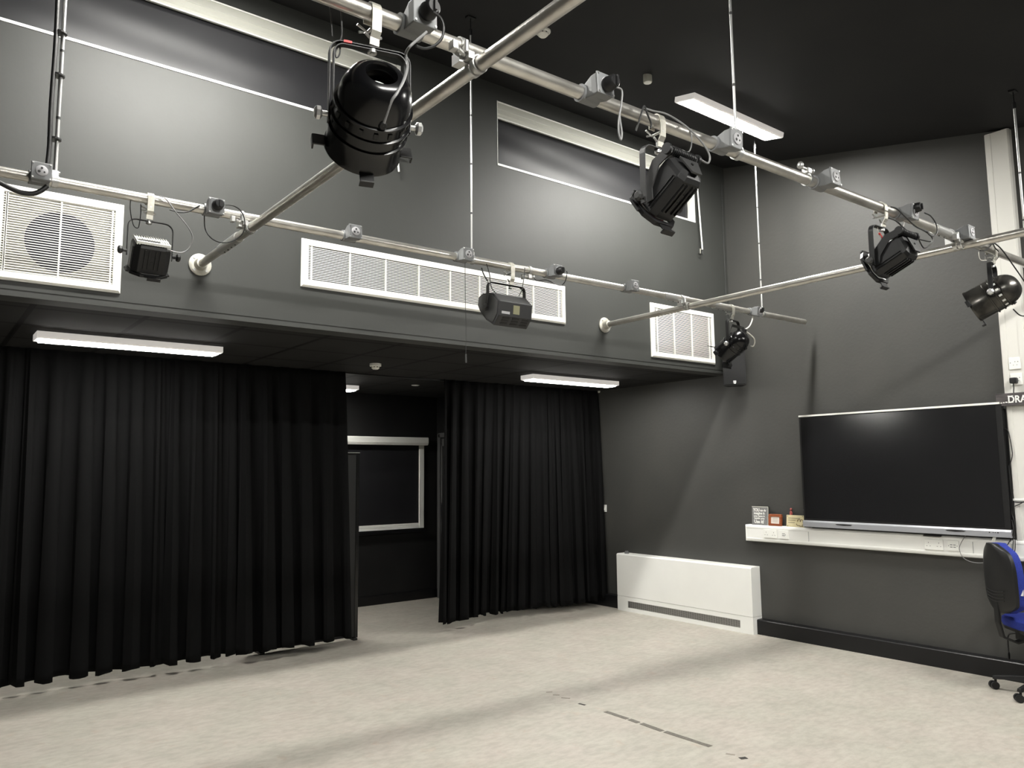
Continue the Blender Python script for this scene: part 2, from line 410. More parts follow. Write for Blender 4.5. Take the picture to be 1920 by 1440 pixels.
mb.build('bottom_rail', M['white_frame'], th, bevel=.003)
MB().box((WBX0+.05, YB-.014, WBZ0+.06), (WBX1-.06, YB-.01, WBZ1-.09)).build('blind_fabric', M['blind'], th)
tag(MB().box((WBX0-.05, YB-.05, WBZ0-.045), (WBX1+.03, YB-.001, WBZ0-.012)).build('window_board', M['skirting'], bevel=.004), 'black window ledge under the blind behind the curtain gap', 'ledge')
# hand crank pole beside window 2
p0 = at(1307, 345, 'y', -.03); p1 = at(1317, 468, 'y', -.05)
th = thing('crank_pole', 'thin white crank pole hanging below the right end of the upper right blind', 'pole', p0)
MB().tube([p0, p1], .0075, smooth=False).build('pole', M['white_pvc'], th, smooth=True)
MB().cyl(p0+Vector((-.012, .03, .02)), p0+Vector((.012, -.01, -.02)), .02).build('gear_box', M['white_pvc'], th, smooth=True)
q = p1; MB().tube([q, q+Vector((-.035, 0, .0)), q+Vector((-.035, 0, -.045))], .006, smooth=False).build('crank_grip', M['steelwhite'], th)
MB().cyl(p1, p1+Vector((0, 0, -.05)), .006).build('crank_tip', M['rubber'], th)
# the same kind of crank pole is glimpsed below the PAR can
p0 = at(742, 262, 'y', -.03); p1 = at(748, 322, 'y', -.05)
th = thing('crank_pole', 'pole end with a brass knob hanging below the left blind, behind the largest lamp', 'pole', p0)
MB().tube([p0, p1], .007, smooth=False).build('pole', M['white_pvc'], th)
MB().cyl(at(741, 285, 'y', -.05), at(758, 289, 'y', -.05), .012, .006).build('crank_knob', M['brass'], th, smooth=True)
a = at(741, 303, 'y', -.05); MB().box((a.x-.008, a.y-.006, a.z-.02), (a.x+.008, a.y+.006, a.z+.02)).build('crank_grip', M['steelwhite'], th)

# ================================================================== CEILING LIGHTS
def batten(name, cx, cy, slope, base, dm, label, group, drop=.004):
    th = thing(name, label, 'ceiling light', (0, 0, 0), group)
    L, W, H = 1.22, .20, .055
    H = .048
    mb = MB(); mb.prism([(-L/2, -W/2, 0), (-L/2, W/2, 0), (-L/2, W/2, -H+.006), (-L/2, W/2-.010, -H), (-L/2, -W/2+.010, -H), (-L/2, -W/2, -H+.006)], (L, 0, 0))
    mb.build('light_housing', M['opal'], th, bevel=.003)
    MB().prism([(-L/2+.025, -W/2+.020, -H+.002), (-L/2+.025, W/2-.020, -H+.002), (-L/2+.025, W/2-.030, -H-drop), (-L/2+.025, -W/2+.030, -H-drop)], (L-.05, 0, 0)).build('diffuser', dm, th, bevel=.004)
    th.location = (cx, cy, base); th.rotation_euler = (slope, 0, 0)
    return th
SL = math.atan(.203)
m0 = batten('batten_light', -1.39, -1.12, SL, zc(-1.12)-.004, M['diff_main'], 'lit white batten light on the high sloping ceiling', 'batten lights on the high ceiling')
for (x, y) in ((-5.40, -1.12), (-1.39, -4.7), (-5.40, -4.7)):
    dup(m0, (x, y, zc(y)-.004), 'lit white batten light on the high ceiling above or behind the view', group='batten lights on the high ceiling')
l0 = batten('batten_light', -5.45, 1.17, 0, ZS-.006, M['diff_low'], 'lit white batten light on the low ceiling above the left curtain', 'batten lights on the low ceiling', drop=.010)
dup(l0, (-1.20, 1.14, ZS-.006), 'lit white batten light on the low ceiling in front of the right curtain')
dup(l0, (-3.36, 3.05, ZS-.006), 'lit batten light beyond the curtain gap, only its right end showing')
dup(l0, (-6.6, 3.05, ZS-.006), 'unseen lit batten light added behind the wide left curtain')  # unseen batten, added so light spills under the left hem
# smoke detectors, sensor, downlight
def detector(cx, cy, z, sl, label):
    th = thing('smoke_detector', label, 'smoke detector', (cx, cy, z), 'white smoke detectors')
    MB().lathe((cx, cy, z), (0, 0, -1), [(0, .052), (.022, .052), (.026, .048), (.026, .030)], n=28, caps=True).build('detector_base', M['white_pvc'], th, smooth=True)
    MB().lathe((cx, cy, z-.026), (0, 0, -1), [(0, .036), (.014, .036), (.024, .026), (.026, .024)], n=28, caps=True).build('detector_head', M['cream'], th, smooth=True)
    mb = MB()
    for k in range(8):
        a = PI*k/4; mb.box((-.006, .0345, -.036), (.006, .0368, -.030), Matrix.Translation((cx, cy, z)) @ Matrix.Rotation(a, 4, 'Z'))
    build_each(mb, 'detector_slot', M['slot'], th)
    return th
def ceilpt(u, v):
    d = FW + RT*((u-960)/FPX) - UP*((v-720)/FPX); t = (4.78 + .203*CAM.y - CAM.z)/(d.z - .203*d.y); return CAM + d*t
p = ceilpt(1018, 56); detector(p.x, p.y, p.z+.004, 0, 'round white smoke detector on the high ceiling near the diagonal pipe')
p = at(704, 682, 'z', ZS); detector(p.x, p.y, ZS+.001, 0, 'small round white smoke detector on the low tiled ceiling')
p = ceilpt(1214, 141)
th = thing('ceiling_sensor', 'short grey cylindrical sensor on the high ceiling left of the batten light', 'sensor', p)
MB().lathe((p.x, p.y, p.z+.008), (0, 0, -1), [(0, .033), (.062, .033), (.066, .031)], n=28, caps=True).build('sensor_housing', M['blind_case'], th, smooth=True)
MB().lathe((p.x, p.y, p.z+.008), (0, 0, -1), [(.064, .03), (.069, .028), (.072, .012)], n=28, caps=True).build('sensor_lens', M['white_pvc'], th, smooth=True)
p = at(779, 722, 'z', ZS)
tag(MB().lathe((p.x, p.y, ZS+.001), (0, 0, -1), [(0, .045), (.006, .045), (.010, .03)], n=24, caps=True).build('ceiling_rose', M['white_pvc'], smooth=True), 'small flat white disc on the low ceiling beyond the curtain gap', 'ceiling disc')
p = at(1123, 733, 'z', ZS)
tag(MB().lathe((p.x, p.y, ZS+.001), (0, 0, -1), [(0, .02), (.02, .018), (.026, .01)], n=16, caps=True).build('ceiling_stud', M['blind_case'], smooth=True), 'tiny pale stud on the low ceiling behind the right batten light', 'ceiling fitting')

# ================================================================== VENTILATION GRILLES
def grille(x0, x1, z0, z1, mull, label, duct=None, bw=.045, pitch=.0118):
    th = thing('ventilation_grille', label, 'grille', ((x0+x1)/2, 0, z0), 'white ventilation grilles')
    mb = MB(); d = .022
    o = [(x0, z0), (x1, z0), (x1, z1), (x0, z1)]; i_ = [(x0+bw, z0+bw), (x1-bw, z0+bw), (x1-bw, z1-bw), (x0+bw, z1-bw)]
    om = [(x0+.012, z0+.012), (x1-.012, z0+.012), (x1-.012, z1-.012), (x0+.012, z1-.012)]
    vs = [(x, -.001, z) for x, z in o] + [(x, -.010, z) for x, z in o] + [(x, -d, z) for x, z in om] + [(x, -d, z) for x, z in i_] + [(x, -.002, z) for x, z in i_]
    fs = []
    for k in range(4):
        for r in range(4):
            a, b = r*4+k, r*4+(k+1) % 4; fs.append((a, b, b+4, a+4))
    mb.add(vs, fs); mb.build('grille_frame', M['cream'], th)
    mb = MB(); z = z0+bw+pitch*.5
    while z < z1-bw-.002:
        mb.prism([(x0+bw-.002, -.017, z-.0028), (x0+bw-.002, -.017, z+.0022), (x0+bw-.002, -.009, z+.0046), (x0+bw-.002, -.009, z+.0012)], (x1-x0-2*bw+.004, 0, 0)); z += pitch
    mb.build('louvre_slats', M['cream'], th)
    mb = MB()
    for x in mull: mb.box((x-.004, -.019, z0+bw), (x+.004, -.006, z1-bw))
    build_each(mb, 'mullion', M['cream'], th)
    if duct:
        cx, cz, r = duct; n = 48
        MB().box((x0+bw, -.004, z0+bw), (x1-bw, -.002, z1-bw)).build('backing_panel', M['duct_panel'], th)
        MB().lathe((cx, -.005, cz), (0, 1, 0), [(0, r), (.0008, r)], n=n, caps=True).build('duct_opening', M['duct'], th)
    else:
        MB().box((x0+bw, -.004, z0+bw), (x1-bw, -.002, z1-bw)).build('backing_panel', M['duct_dark'], th)
    for (x, z) in ((x0+.45*(x1-x0)*.2, z0+.02), (x1-.1, z0+.02), (x0+.1, z1-.02), (x1-.1, z1-.02)): pass
    return th
gx = lambda u, v: at(u, v, 'y', -.02).x
GA1 = gx(233, 400); GAC = gx(112, 460); GA0 = 2*GAC-GA1
grille(GA0, GA1, 2.642, 3.170, [GAC, gx(9, 460), gx(209, 460), 2*GAC-gx(209, 460), 2*GAC-gx(9, 460)][:4], 'large white louvred grille at the far left with a round duct behind it', duct=(GAC+.004, 2.890, .172), pitch=.0138)
GB0, GB1 = gx(566, 500), gx(1061.5, 570)
grille(GB0, GB1, 2.839, 3.170, [gx(u, 480+(u-566)*.17) for u in (585, 657, 724, 786, 845, 900, 952, 1001, 1048)], 'long low white louvred grille in the middle of the bulkhead', pitch=.0118)
GC0, GC1 = gx(1222, 620), gx(1340.5, 630)
grille(GC0, GC1, 2.647, 3.168, [GC0+.085, gx(1265, 620), gx(1298, 620), GC1-.085], 'tall white louvred grille nearest the room corner', pitch=.0125)

# ================================================================== LIGHTING BARS
RP = .0242
ZY, ZX = 2.883, 2.945
YN0, YN1 = -2.935, -2.995   # near bar at x=-5.65 and x=-1.34
def yn(x): return YN0 + (YN1-YN0)*(x+5.65)/4.31
def yf(x): return -.868 + (-.955+.868)*(x+6.13)/5.6
def pipe(a, b, label, group='aluminium lighting bars'):
    th = thing('lighting_bar', label, 'pipe', ((a[0]+b[0])/2, (a[1]+b[1])/2, (a[2]+b[2])/2), group)
    MB().cyl(a, b, RP, n=32).build('tube', M['alu'], th, smooth=True)
    return th
def sleeve(th, a, b):
    a = Vector(a); b = Vector(b)
    o = MB().cyl(a, b, RP+.005, n=28).build('sleeve', M['zinc'], th, smooth=True)
    mb = MB(); d = (b-a)
    for t in (.2, .4, .6, .8): 
        p = a+d*t; mb.cyl(p+Vector((0, 0, -.026)), p+Vector((0, 0, -.034)), .005, n=8)
    build_each(mb, 'sleeve_screw', M['grey_metal'], o)
xe = at(1512, 603, 'z', ZX)
farbar = pipe((-8.4, yf(-8.4), ZX), (xe.x, yf(xe.x), ZX), 'thin-looking horizontal aluminium bar running in front of the white grilles')
nearbar = pipe((-8.4, yn(-8.4), ZX), (-.28, yn(-.28), ZX), 'thick-looking aluminium bar crossing from top centre down to the right edge')
yb1 = pipe((-5.335, -.03, ZY), (-5.345, -7.3, ZY), 'diagonal aluminium pipe from the left wall flange to the top edge')
yb2 = pipe((-1.836, -.03, ZY), (-1.96, -7.3, ZY), 'aluminium pipe from the right wall flange to the right edge')
sx = lambda u, v: at(u, v, 'z', ZX).x
sleeve(farbar, (sx(1236, 556), yf(-2.3), ZX), (sx(1278, 566), yf(-2.3), ZX))
sleeve(farbar, (sx(1328, 574), yf(-1.8), ZX), (sx(1376, 582), yf(-1.8), ZX))
sleeve(nearbar, (sx(1752, 428), yn(-2.2), ZX), (sx(1795, 447), yn(-2.1), ZX))
sleeve(yb1, (-5.335, -.42, ZY), (-5.336, -.72, ZY))
def flange(th, x, z):
    mb = MB(); mb.lathe((x, -.001, z), (0, -1, 0), [(0, .068), (.010, .068), (.014, .060), (.016, .040), (.045, .036), (.060, .034), (.062, .026)], n=32, caps=True)
    f = mb.build('wall_flange', M['steelwhite'], th, smooth=True)
    mb = MB()
    for k in range(4):
        a = PI/4+PI/2*k; mb.cyl((x+.053*math.cos(a), -.010, z+.053*math.sin(a)), (x+.053*math.cos(a), -.019, z+.053*math.sin(a)), .008, n=6)
    build_each(mb, 'flange_bolt', M['zinc'], f)
flange(yb1, -5.335, ZY); flange(yb2, -1.836, ZY)

def hoop(mb, c, ax, r, wd=.018):
    """ring clamp around a pipe"""
    c = Vector(c); ax = Vector(ax).normalized()
    mb.lathe(c-ax*wd/2, ax, [(0, RP+.0005), (0, RP+.006), (wd, RP+.006), (wd, RP+.0005), (0, RP+.0005)], n=28)
def coupler(x, yb, label, upper=True, side=-1):
    th = thing('pipe_coupler', label, 'clamp', (x, yb, (ZX+ZY)/2), 'swivel pipe couplers')
    mb = MB()
    hoop(mb, (x+side*.045, yb, ZX), (1, 0, 0), 0)
    mb.box((x+side*.045-.016, yb-.022, ZX-.062), (x+side*.045+.016, yb+.022, ZX-.026)); mb.build('upper_clamp', M['zinc'], th, smooth=True)
    mb = MB(); hoop(mb, (x+side*.0, yb-.04, ZY), (0, 1, 0), 0); hoop(mb, (x, yb-.012, ZY), (0, 1, 0), 0)
    mb.box((x-.045, yb-.05, ZY+.006), (x-.022, yb, ZY+.03)); mb.build('lower_clamp', M['zinc'], th, smooth=True)
    mb = MB(); mb.cyl((x+side*.045, yb-.03, ZY+.02), (x+side*.085, yb-.05, ZY+.02), .007, n=10)
    mb.box((x+side*.095-.02, yb-.07, ZY+.005), (x+side*.095, yb-.04, ZY+.035)); mb.cyl((x+side*.05, yb-.045, ZX+.0), (x+side*.05, yb-.045, ZX-.04), .008, n=10)
    mb.build('wing_bolt', M['zinc'], th, bevel=.003)
coupler(-5.338, yf(-5.34), 'zinc swivel coupler where the left diagonal pipe meets the far bar')
coupler(-5.342, yn(-5.34), 'zinc swivel coupler where the left diagonal pipe crosses under the near bar')
coupler(-1.866, yf(-1.86), 'zinc swivel coupler joining the far bar and the right pipe', side=-1)
coupler(-1.93, yn(-1.9), 'zinc swivel coupler joining the near bar and the right pipe', side=-1)
def ring_clamp(x, yb, up, label):
    th = thing('ring_clamp', label, 'clamp', (x, yb, ZX), 'loose ring clamps')
    mb = MB(); hoop(mb, (x, yb, ZX), (1, 0, 0), 0); mb.build('clamp_ring', M['zinc'], th, smooth=True)
    s = 1 if up else -1
    mb = MB(); mb.box((x-.016, yb-.018, ZX+s*.028 if s > 0 else ZX-.06), (x+.016, yb+.018, ZX+.055 if s > 0 else ZX-.028))
    mb.build('clamp_body', M['zinc'], th, bevel=.004)
    mb = MB(); mb.cyl((x-.055, yb-.005, ZX+s*.048), (x+.03, yb-.005, ZX+s*.048), .007, n=10); mb.sphere((x-.06, yb-.005, ZX+s*.055), .017, sc=(.6, 1, 1.1)); mb.sphere((x+.028, yb-.01, ZX+s*.045), .014)
    mb.build('wing_nut', M['zinc'], th, smooth=True)
x = sx(1520, 335); ring_clamp(x, yn(x), True, 'ring clamp with wing nut on top of the near bar, left of a socket box')
x = sx(988, 508); ring_clamp(x, yf(x), False, 'ring clamp hanging under the far bar right of the floodlight')

# hanger rods
def rod(x, y, label, r=.006, bulk=False):
    z1 = zc(y)
    th = thing('hanger_rod', label, 'rod', (x, y, z1), 'ceiling hanger rods')
    MB().cyl((x, y, ZX+.03), (x, y, z1-.10), r, n=12).build('rod', M['zinc'], th, smooth=True)
    mb = MB(); mb.cyl((x, y, z1-.13), (x, y, z1-.09), r+.005, n=12); mb.cyl((x, y, z1-.1), (x, y, z1+.01), r*.6, n=8); mb.box((x-.03, y-.02, z1-.012), (x+.03, y+.02, z1+.01)); mb.build('top_bracket', M['black_metal'], th)
    mb = MB(); hoop(mb, (x, y, ZX), (1, 0, 0), 0, .026); mb.box((x-.013, y-.012, ZX+.024), (x+.013, y+.012, ZX+.05)); mb.cyl((x-.02, y, ZX+.045), (x+.02, y, ZX+.045), .006, n=8)
    mb.build('rod_clamp', M['zinc'], th, smooth=True)
    mb = MB()
    for z in [ZX+.3+.33*k for k in range(int((z1-ZX-.4)/.33))]: mb.cyl((x, y, z), (x, y, z+.012), r+.0012, n=12)
    build_each(mb, 'rod_joint', M['grey_metal'], th)
    return th
R1X = -6.235
r1 = rod(R1X, yf(R1X), 'left hanger rod with a black cable strapped to it', r=.009)
rod(-3.915, yf(-3.9), 'hanger rod dropping to the far bar at the socket box left of the floodlight')
rod(-.833, yf(-.83), 'hanger rod at the right end of the far bar', r=.0075)
rod(at(1380, 250, 'y', yn(-3.9)).x, yn(-3.95), 'hanger rod dropping in front of the batten light to the near bar')
rod(-.825, yn(-.8), 'hanger rod at the right edge beside the white trunking column', r=.008)
# black supply cable strapped to the left rod
yr = yf(R1X)
th = thing('supply_cable', 'thick black cable strapped along the left hanger rod and looping away under the bar', 'cable', (R1X, yr, 3.0))
pts = [(R1X-.016, yr-.006, zc(yr)-.02), (R1X-.018, yr-.006, 4.1), (R1X-.03, yr-.008, 3.85), (R1X-.028, yr-.01, 3.6), (R1X-.032, yr-.015, 3.3), (R1X-.03, yr-.02, 3.1), (R1X-.035, yr-.03, 2.99)]
mb = MB(); mb.tube(pts, .010, n=10); mb.tube([(p[0]-.004, p[1]-.014, p[2]) for p in pts[2:]], .009, n=10); mb.build('cable', M['rubber'], th, smooth=True)
lp = [at(u, v, 'y', yr-.05) for u, v in ((88, 349), (78, 357), (62, 363), (40, 361), (20, 353), (0, 343), (-30, 330))]
MB().tube(lp, .0105, n=10).build('cable_loop', M['rubber'], th, smooth=True)
mb = MB()
for z in (3.14, 3.45, 3.66, 3.98): mb.cyl((R1X-.012, yr-.006, z), (R1X-.012, yr-.006, z+.008), .029, n=14)
build_each(mb, 'cable_tie', M['black_plastic'], th)

# socket boxes: one built at origin, its back against a bar along x, then copied
def socket_box(plug):
    th = thing('socket_box', 'x', 'socket box', (0, 0, 0), 'grey round-pin socket boxes on the bars')
    mb = MB(); q = [(-1, -1), (1, -1), (1, 1), (-1, 1)]
    mb.add([(a*.038, -.088, b*.038) for a, b in q]+[(a*.038, -.060, b*.038) for a, b in q]+[(a*.030, -.012, b*.026) for a, b in q], [(3, 2, 1, 0), (8, 9, 10, 11)]+[(r*4+k, r*4+(k+1) % 4, r*4+4+(k+1) % 4, r*4+4+k) for r in (0, 1) for k in range(4)])
    mb.build('box_body', M['grey_box'], th, bevel=.004)
    mb = MB(); mb.box((-.041, -.094, -.041), (.041, -.087, .041)); mb.build('face_plate', M['grey_box'], th, bevel=.005)
    mb = MB(); mb.lathe((-.040, 0, 0), (1, 0, 0), [(0, RP), (0, RP+.008), (.08, RP+.008), (.08, RP)], n=24); mb.build('saddle', M['grey_box'], th, smooth=True)
    MB().lathe((0, -.092, 0), (0, -1, 0), [(0, .0245), (.006, .0245), (.007, .0225)], n=28, caps=True).build('socket_face', M['grey_face'], th, smooth=True)
    mb = MB()
    for a, r in ((PI/2, .005), (PI*1.17, .006), (-PI*.17, .004)): mb.cyl((.012*math.cos(a), -.098, .012*math.sin(a)), (.012*math.cos(a), -.1002, .012*math.sin(a)), r, n=10)
    build_each(mb, 'pin_hole', M['slot'], th)
    mb = MB()
    for a, b in ((-1, -1), (1, -1), (1, 1), (-1, 1)): mb.cyl((a*.034, -.093, b*.034), (a*.034, -.097, b*.034), .0038, n=8)
    build_each(mb, 'face_screw', M['zinc'], th)
    return th
def bar_plug(par, x, y, z):
    mb = MB(); mb.lathe((x, y-.098, z), (0, -1, 0), [(0, .026), (.012, .028), (.02, .026), (.040, .024), (.046, .019)], n=20, caps=True)
    mb.box((x-.004, y-.154, z-.016), (x+.004, y-.140, z+.016)); return mb.build('plug', M['black_plastic'], par, smooth=True)
near_boxes = [(800, 45), (1139, 180), (1385, 277), (1571, 350), (1720, 405), (1826, 449)]
far_boxes = [(78, 330), (407, 393), (668, 443), (880, 486), (1048, 518), (1193, 545), (1427, 588)]
lab_n = ['pale grey socket box with black plug on the near bar above the largest lamp', 'grey socket box with a black plug right of the pipe crossing on the near bar',
         'grey socket box with empty round face under the hanger rod before the batten light', 'plain grey socket box on the near bar right of the ring clamp',
         'grey socket box with plug above the black spotlight at right', 'grey socket box partly hidden behind the right pipe']
lab_f = ['grey socket box beside the left hanger rod, empty round face', 'grey socket box with a black plug left of the diagonal pipe on the far bar',
         'grey empty socket box above the left end of the long grille', 'grey empty socket box under the hanger rod left of the floodlight',
         'grey socket box with a black plug right of the floodlight', 'small grey empty socket box left of the square grille', 'grey socket box with plug below the hanger rod near the far bar end']
sb = socket_box(False)
boxpos = {}
first = True
for L_, labs, fy, nm in ((near_boxes, lab_n, yn, 'n'), (far_boxes, lab_f, yf, 'f')):
    for i, (u, v) in enumerate(L_):
        x = -3.0
        for _ in range(4): x = at(u, v, 'y', fy(x)-.10).x
        rot = (R_(random.uniform(-5, 5)), 0, 0)
        if nm == 'n' and i == 4: rot = (R_(6), 0, 0)
        if nm == 'f' and i == 6: rot = (R_(8), 0, 0)
        p = Vector((x, fy(x), ZX)); boxpos[nm+str(i)] = p
        if first: sb.location = p; sb.rotation_euler = rot; sb['label'] = labs[i]; first = False
        else: dup(sb, p, labs[i], rot)

# ================================================================== STAGE LIGHTS
def axes(pan, tau):
    pan, tau = R_(pan), R_(tau)
    p = Vector((math.cos(pan), math.sin(pan), 0)); n = Vector((-math.sin(pan), math.cos(pan), 0))
    a = n*math.cos(tau) - Vector((0, 0, 1))*math.sin(tau); u = n*math.sin(tau) + Vector((0, 0, 1))*math.cos(tau)
    return p, a, u
def hook_clamp(th, x, yb, zb, m='steelwhite'):
    """flat strap hooked over the bar, running down to the yoke"""
    path = [(x, yb+RP+.004, ZX-.022)]
    for k in range(9):
        a = k*PI/8; path.append((x, yb+(RP+.004)*math.cos(a), ZX+(RP+.004)*math.sin(a)))
    path += [(x, yb-RP-.004, ZX-.03), (x, yb-RP-.002, zb+.045), (x, yb-.014, zb+.028), (x, yb-.012, zb+.006)]
    MB().strip(path, (.030, 0, 0), .005).build('hook_clamp', M[m], th, smooth=False)
    mb = MB(); mb.cyl((x+.0, yb-.03, ZX-.045), (x, yb+.03, ZX-.045), .005, n=8); mb.tube([(x-.03, yb+.028, ZX-.055), (x, yb+.03, ZX-.045), (x-.035, yb+.028, ZX-.032)], .004, n=6, smooth=False)
    mb.build('wing_bolt', M['zinc'], th, smooth=True); mb = MB(); mb.cyl((x, yb, zb-.016), (x, yb, zb+.03), .007, n=10)
    mb.tube([(x+.0, yb, zb+.028), (x+.028, yb-.004, zb+.042)], .0045, n=6, smooth=False); mb.tube([(x+.0, yb, zb+.028), (x-.026, yb-.004, zb+.042)], .0045, n=6, smooth=False); mb.cyl((x, yb, zb-.014), (x, yb, zb-.004), .014, n=12)
    mb.build('wing_bolt', M['zinc'], th, smooth=True)
def yoke(th, P, p, top, half, m, wd=.026, rc=.035, ty=.0045, ext=.0):
    """U shaped flat bar from pivot to pivot over a cross bar at height top"""
    P = Vector(P); n = p.cross(Vector((0, 0, 1))); path = []
    for s in (-1, 1):
        side = [P + p*(half*s) - Vector((0, 0, .022+ext)), P + p*(half*s)]
        c = Vector((P.x, P.y, top-rc)) + p*((half-rc)*s)
        arc = [c + p*(rc*s*math.cos(a)) + Vector((0, 0, rc*math.sin(a))) for a in [PI/2*k/6 for k in range(7)]]
        seg = side + arc
        path += seg if s == -1 else seg[::-1]
    MB().strip(path, n*wd, ty).build('yoke', M[m], th, bevel=.0012)
def knob(th, c, p, m='black_plastic'):
    c = Vector(c); mb = MB(); mb.cyl(c, c+p*.022, .008, n=10)
    mb.lathe(c+p*.018, p, [(0, .012), (.006, .020), (.016, .020), (.022, .012)], n=8, caps=True)
    return mb.build('tilt_knob', M[m], th, smooth=False)
def cable(th, pts, r=.0035, m='rubber', name='power_cable'):
    return MB().tube(pts, r, n=8).build(name, M[m], th, smooth=True)

def par_can(P, pan, tau, s, xc, yb, label, body='black_gloss', half=.118, tr=-.165, tf=.108, hole=.044, inner_frame=False, top=2.834):
    p, a, u = axes(pan, tau); P = Vector(P)
    th = thing('par_can', label, 'stage light', (xc, yb, ZX-.03), 'PAR can stage lights')
    R = .108*s; r0 = hole*s
    dome = [(tr+.098*s*(1-math.cos(k*PI/16)), r0+(R-.006-r0)*math.sin(k*PI/16)) for k in range(9)]
    pr = [(tr+.020*s, r0*.90), (tr+.004*s, r0*.95)] + dome + [ (tr+.100*s, R+.002), (tr+.107*s, R+.002), (tr+.109*s, R-.005),
          (tr+.140*s, R-.001), (tr+.142*s, R+.005), (tr+.149*s, R+.005), (tr+.151*s, R-.001), (tr+.178*s, R), (tr+.180*s, R+.006), (tr+.187*s, R+.006), (tr+.189*s, R), (tf-.018, R+.001), (tf-.014, R+.004), (tf-.002, R+.004), (tf, R+.001),
          (tf, R-.006), (tf-.03, R-.010), (tr+.11*s, R-.014), (tr+.05*s, r0+.025*s), (tr+.020*s, r0*.90)]
    MB().lathe(P, a, pr, n=56).build('lamp_body', M[body], th, smooth=True)
    # ring of vent slots
    mb = MB()
    for k in range(16):
        ang = 2*PI*k/16; rr = (R-.003); d = p*math.cos(ang)+u*math.sin(ang); t_ = p*(-math.sin(ang))+u*math.cos(ang)
        c = P + a*(tr+.124*s) + d*rr
        mb.add([c+t_*q+a*w_+d*h for h in (-.003, .003) for q, w_ in ((-.006, -.009), (.006, -.009), (.006, .009), (-.006, .009))], [(0, 1, 2, 3), (7, 6, 5, 4), (0, 4, 5, 1), (1, 5, 6, 2), (2, 6, 7, 3), (3, 7, 4, 0)])
    build_each(mb, 'vent_slot', M['slot'] if body == 'black_gloss' else M['white_paint'], th)
    # lamp holder inside and lens
    mb = MB(); mb.lathe(P, a, [(tr+.05, .012), (tr+.05, .03*s), (tr+.10, .03*s), (tr+.11, .06*s)], n=24, caps=True); mb.build('lamp_holder', M['white_pvc'], th, smooth=True)
    mb = MB(); mb.lathe(P, a, [(tf-.045, .01), (tf-.04, .05*s), (tf-.032, R-.012), (tf-.028, R-.012), (tf-.03, .05*s), (tf-.036, .01)], n=32, caps=True); mb.build('lens', M['lampglass'], th, smooth=True)
    # colour frame clips at the front
    mb = MB()
    for dd in (p*-1, u*-1, p, ):
        t_ = a.cross(dd); c = P + a*(tf-.012) + dd*(R+.002)
        mb.add([c+t_*q*.021+a*w_+dd*h for h in (0, .034*s) for q, w_ in ((-1, -.003), (1, -.003), (1, .002), (-1, .002))], [(0, 1, 2, 3), (7, 6, 5, 4), (0, 4, 5, 1), (1, 5, 6, 2), (2, 6, 7, 3), (3, 7, 4, 0)])
        c2 = c + dd*.034*s
        mb.add([c2+t_*q*.021+a*w_+dd*h for h in (-.003, .002) for q, w_ in ((-1, -.002), (1, -.002), (1, .020), (-1, .020))], [(0, 1, 2, 3), (7, 6, 5, 4), (0, 4, 5, 1), (1, 5, 6, 2), (2, 6, 7, 3), (3, 7, 4, 0)])
    build_each(mb, 'frame_clip', M['black_metal'], th, per=2, bevel=.001)
    # rear boss where the cable enters
    bo = P + a*(tr+.093*s) - u*(R-.012)*.9 + p*.012
    mb = MB(); mb.lathe(bo, (-a*.4-u).normalized(), [(0, .014), (.016, .013), (.024, .009)], n=14, caps=True); mb.build('cable_gland', M['black_metal'], th, smooth=True)
    yoke(th, P, p, top, half, 'black_metal')
    if inner_frame: yoke(th, P, p, top-.006, half-.012, 'black_metal', wd=.02, rc=.03)
    knob(th, P+p*(half), p, 'zinc'); knob(th, P-p*(half), -p, 'zinc')
    hook_clamp(th, xc, yb, top)
    return th, P, p, a, u, bo

# L1 large glossy PAR can, left of centre
P1 = Vector((-5.70, yn(-5.7)-.0, 2.612))
th, P, p, a, u, bo = par_can(P1, -15, 26, 1.03, -5.694, yn(-5.7), 'large glossy black PAR can hanging nearest the camera on the near bar', inner_frame=True)
b0 = boxpos['n0']; pl_ = bar_plug(th, b0.x, b0.y, b0.z)
yy = b0.y-.13
c = cable(th, [at(800, 60, 'y', yy), at(786, 72, 'y', yy), at(768, 88, 'y', yy), at(761, 102, 'y', yn(-5.6)-.1), at(764, 124, 'y', yn(-5.6)-.12), at(757, 150, 'y', P.y-.16), at(744, 175, 'y', P.y-.17), at(733, 192, 'y', P.y-.16), bo + (-a*.4-u).normalized()*.02], .0042, 'cable_g')
cable(th, [at(u_, v_, 'y', yy-.02) for u_, v_ in ((812, 22), (826, 34), (832, 52), (828, 72), (814, 86), (796, 91), (780, 86))], .0042, 'rubber', 'cable_loop')
cable(th, [at(u_, v_, 'y', P.y+.03) for u_, v_ in ((637, -12), (640, 30), (641, 64), (638, 80), (637, 100), (631, 108), (629, 98), (636, 82), (641, 66))], .0025, 'grey_metal', 'safety_cable')
cable(th, [at(u_, v_, 'y', P.y+.05) for u_, v_ in ((623, 68), (622, 50), (620, 30), (618, 8), (616, -14))], .0022, 'grey_metal', 'safety_cable')
rt = Vector((P.x, P.y, 2.8365)) - p*.068
MB().add([rt+p*a_+a.cross(p).normalized()*0+Vector((-p.y, p.x, 0))*b_+Vector((0, 0, c_)) for c_ in (-.0055, .0012) for a_, b_ in ((-.012, -.0138), (.012, -.0138), (.012, .0138), (-.012, .0138))], [(0, 1, 2, 3), (7, 6, 5, 4), (0, 4, 5, 1), (1, 5, 6, 2), (2, 6, 7, 3), (3, 7, 4, 0)]).build('red_tape_mark', M['red'], th)

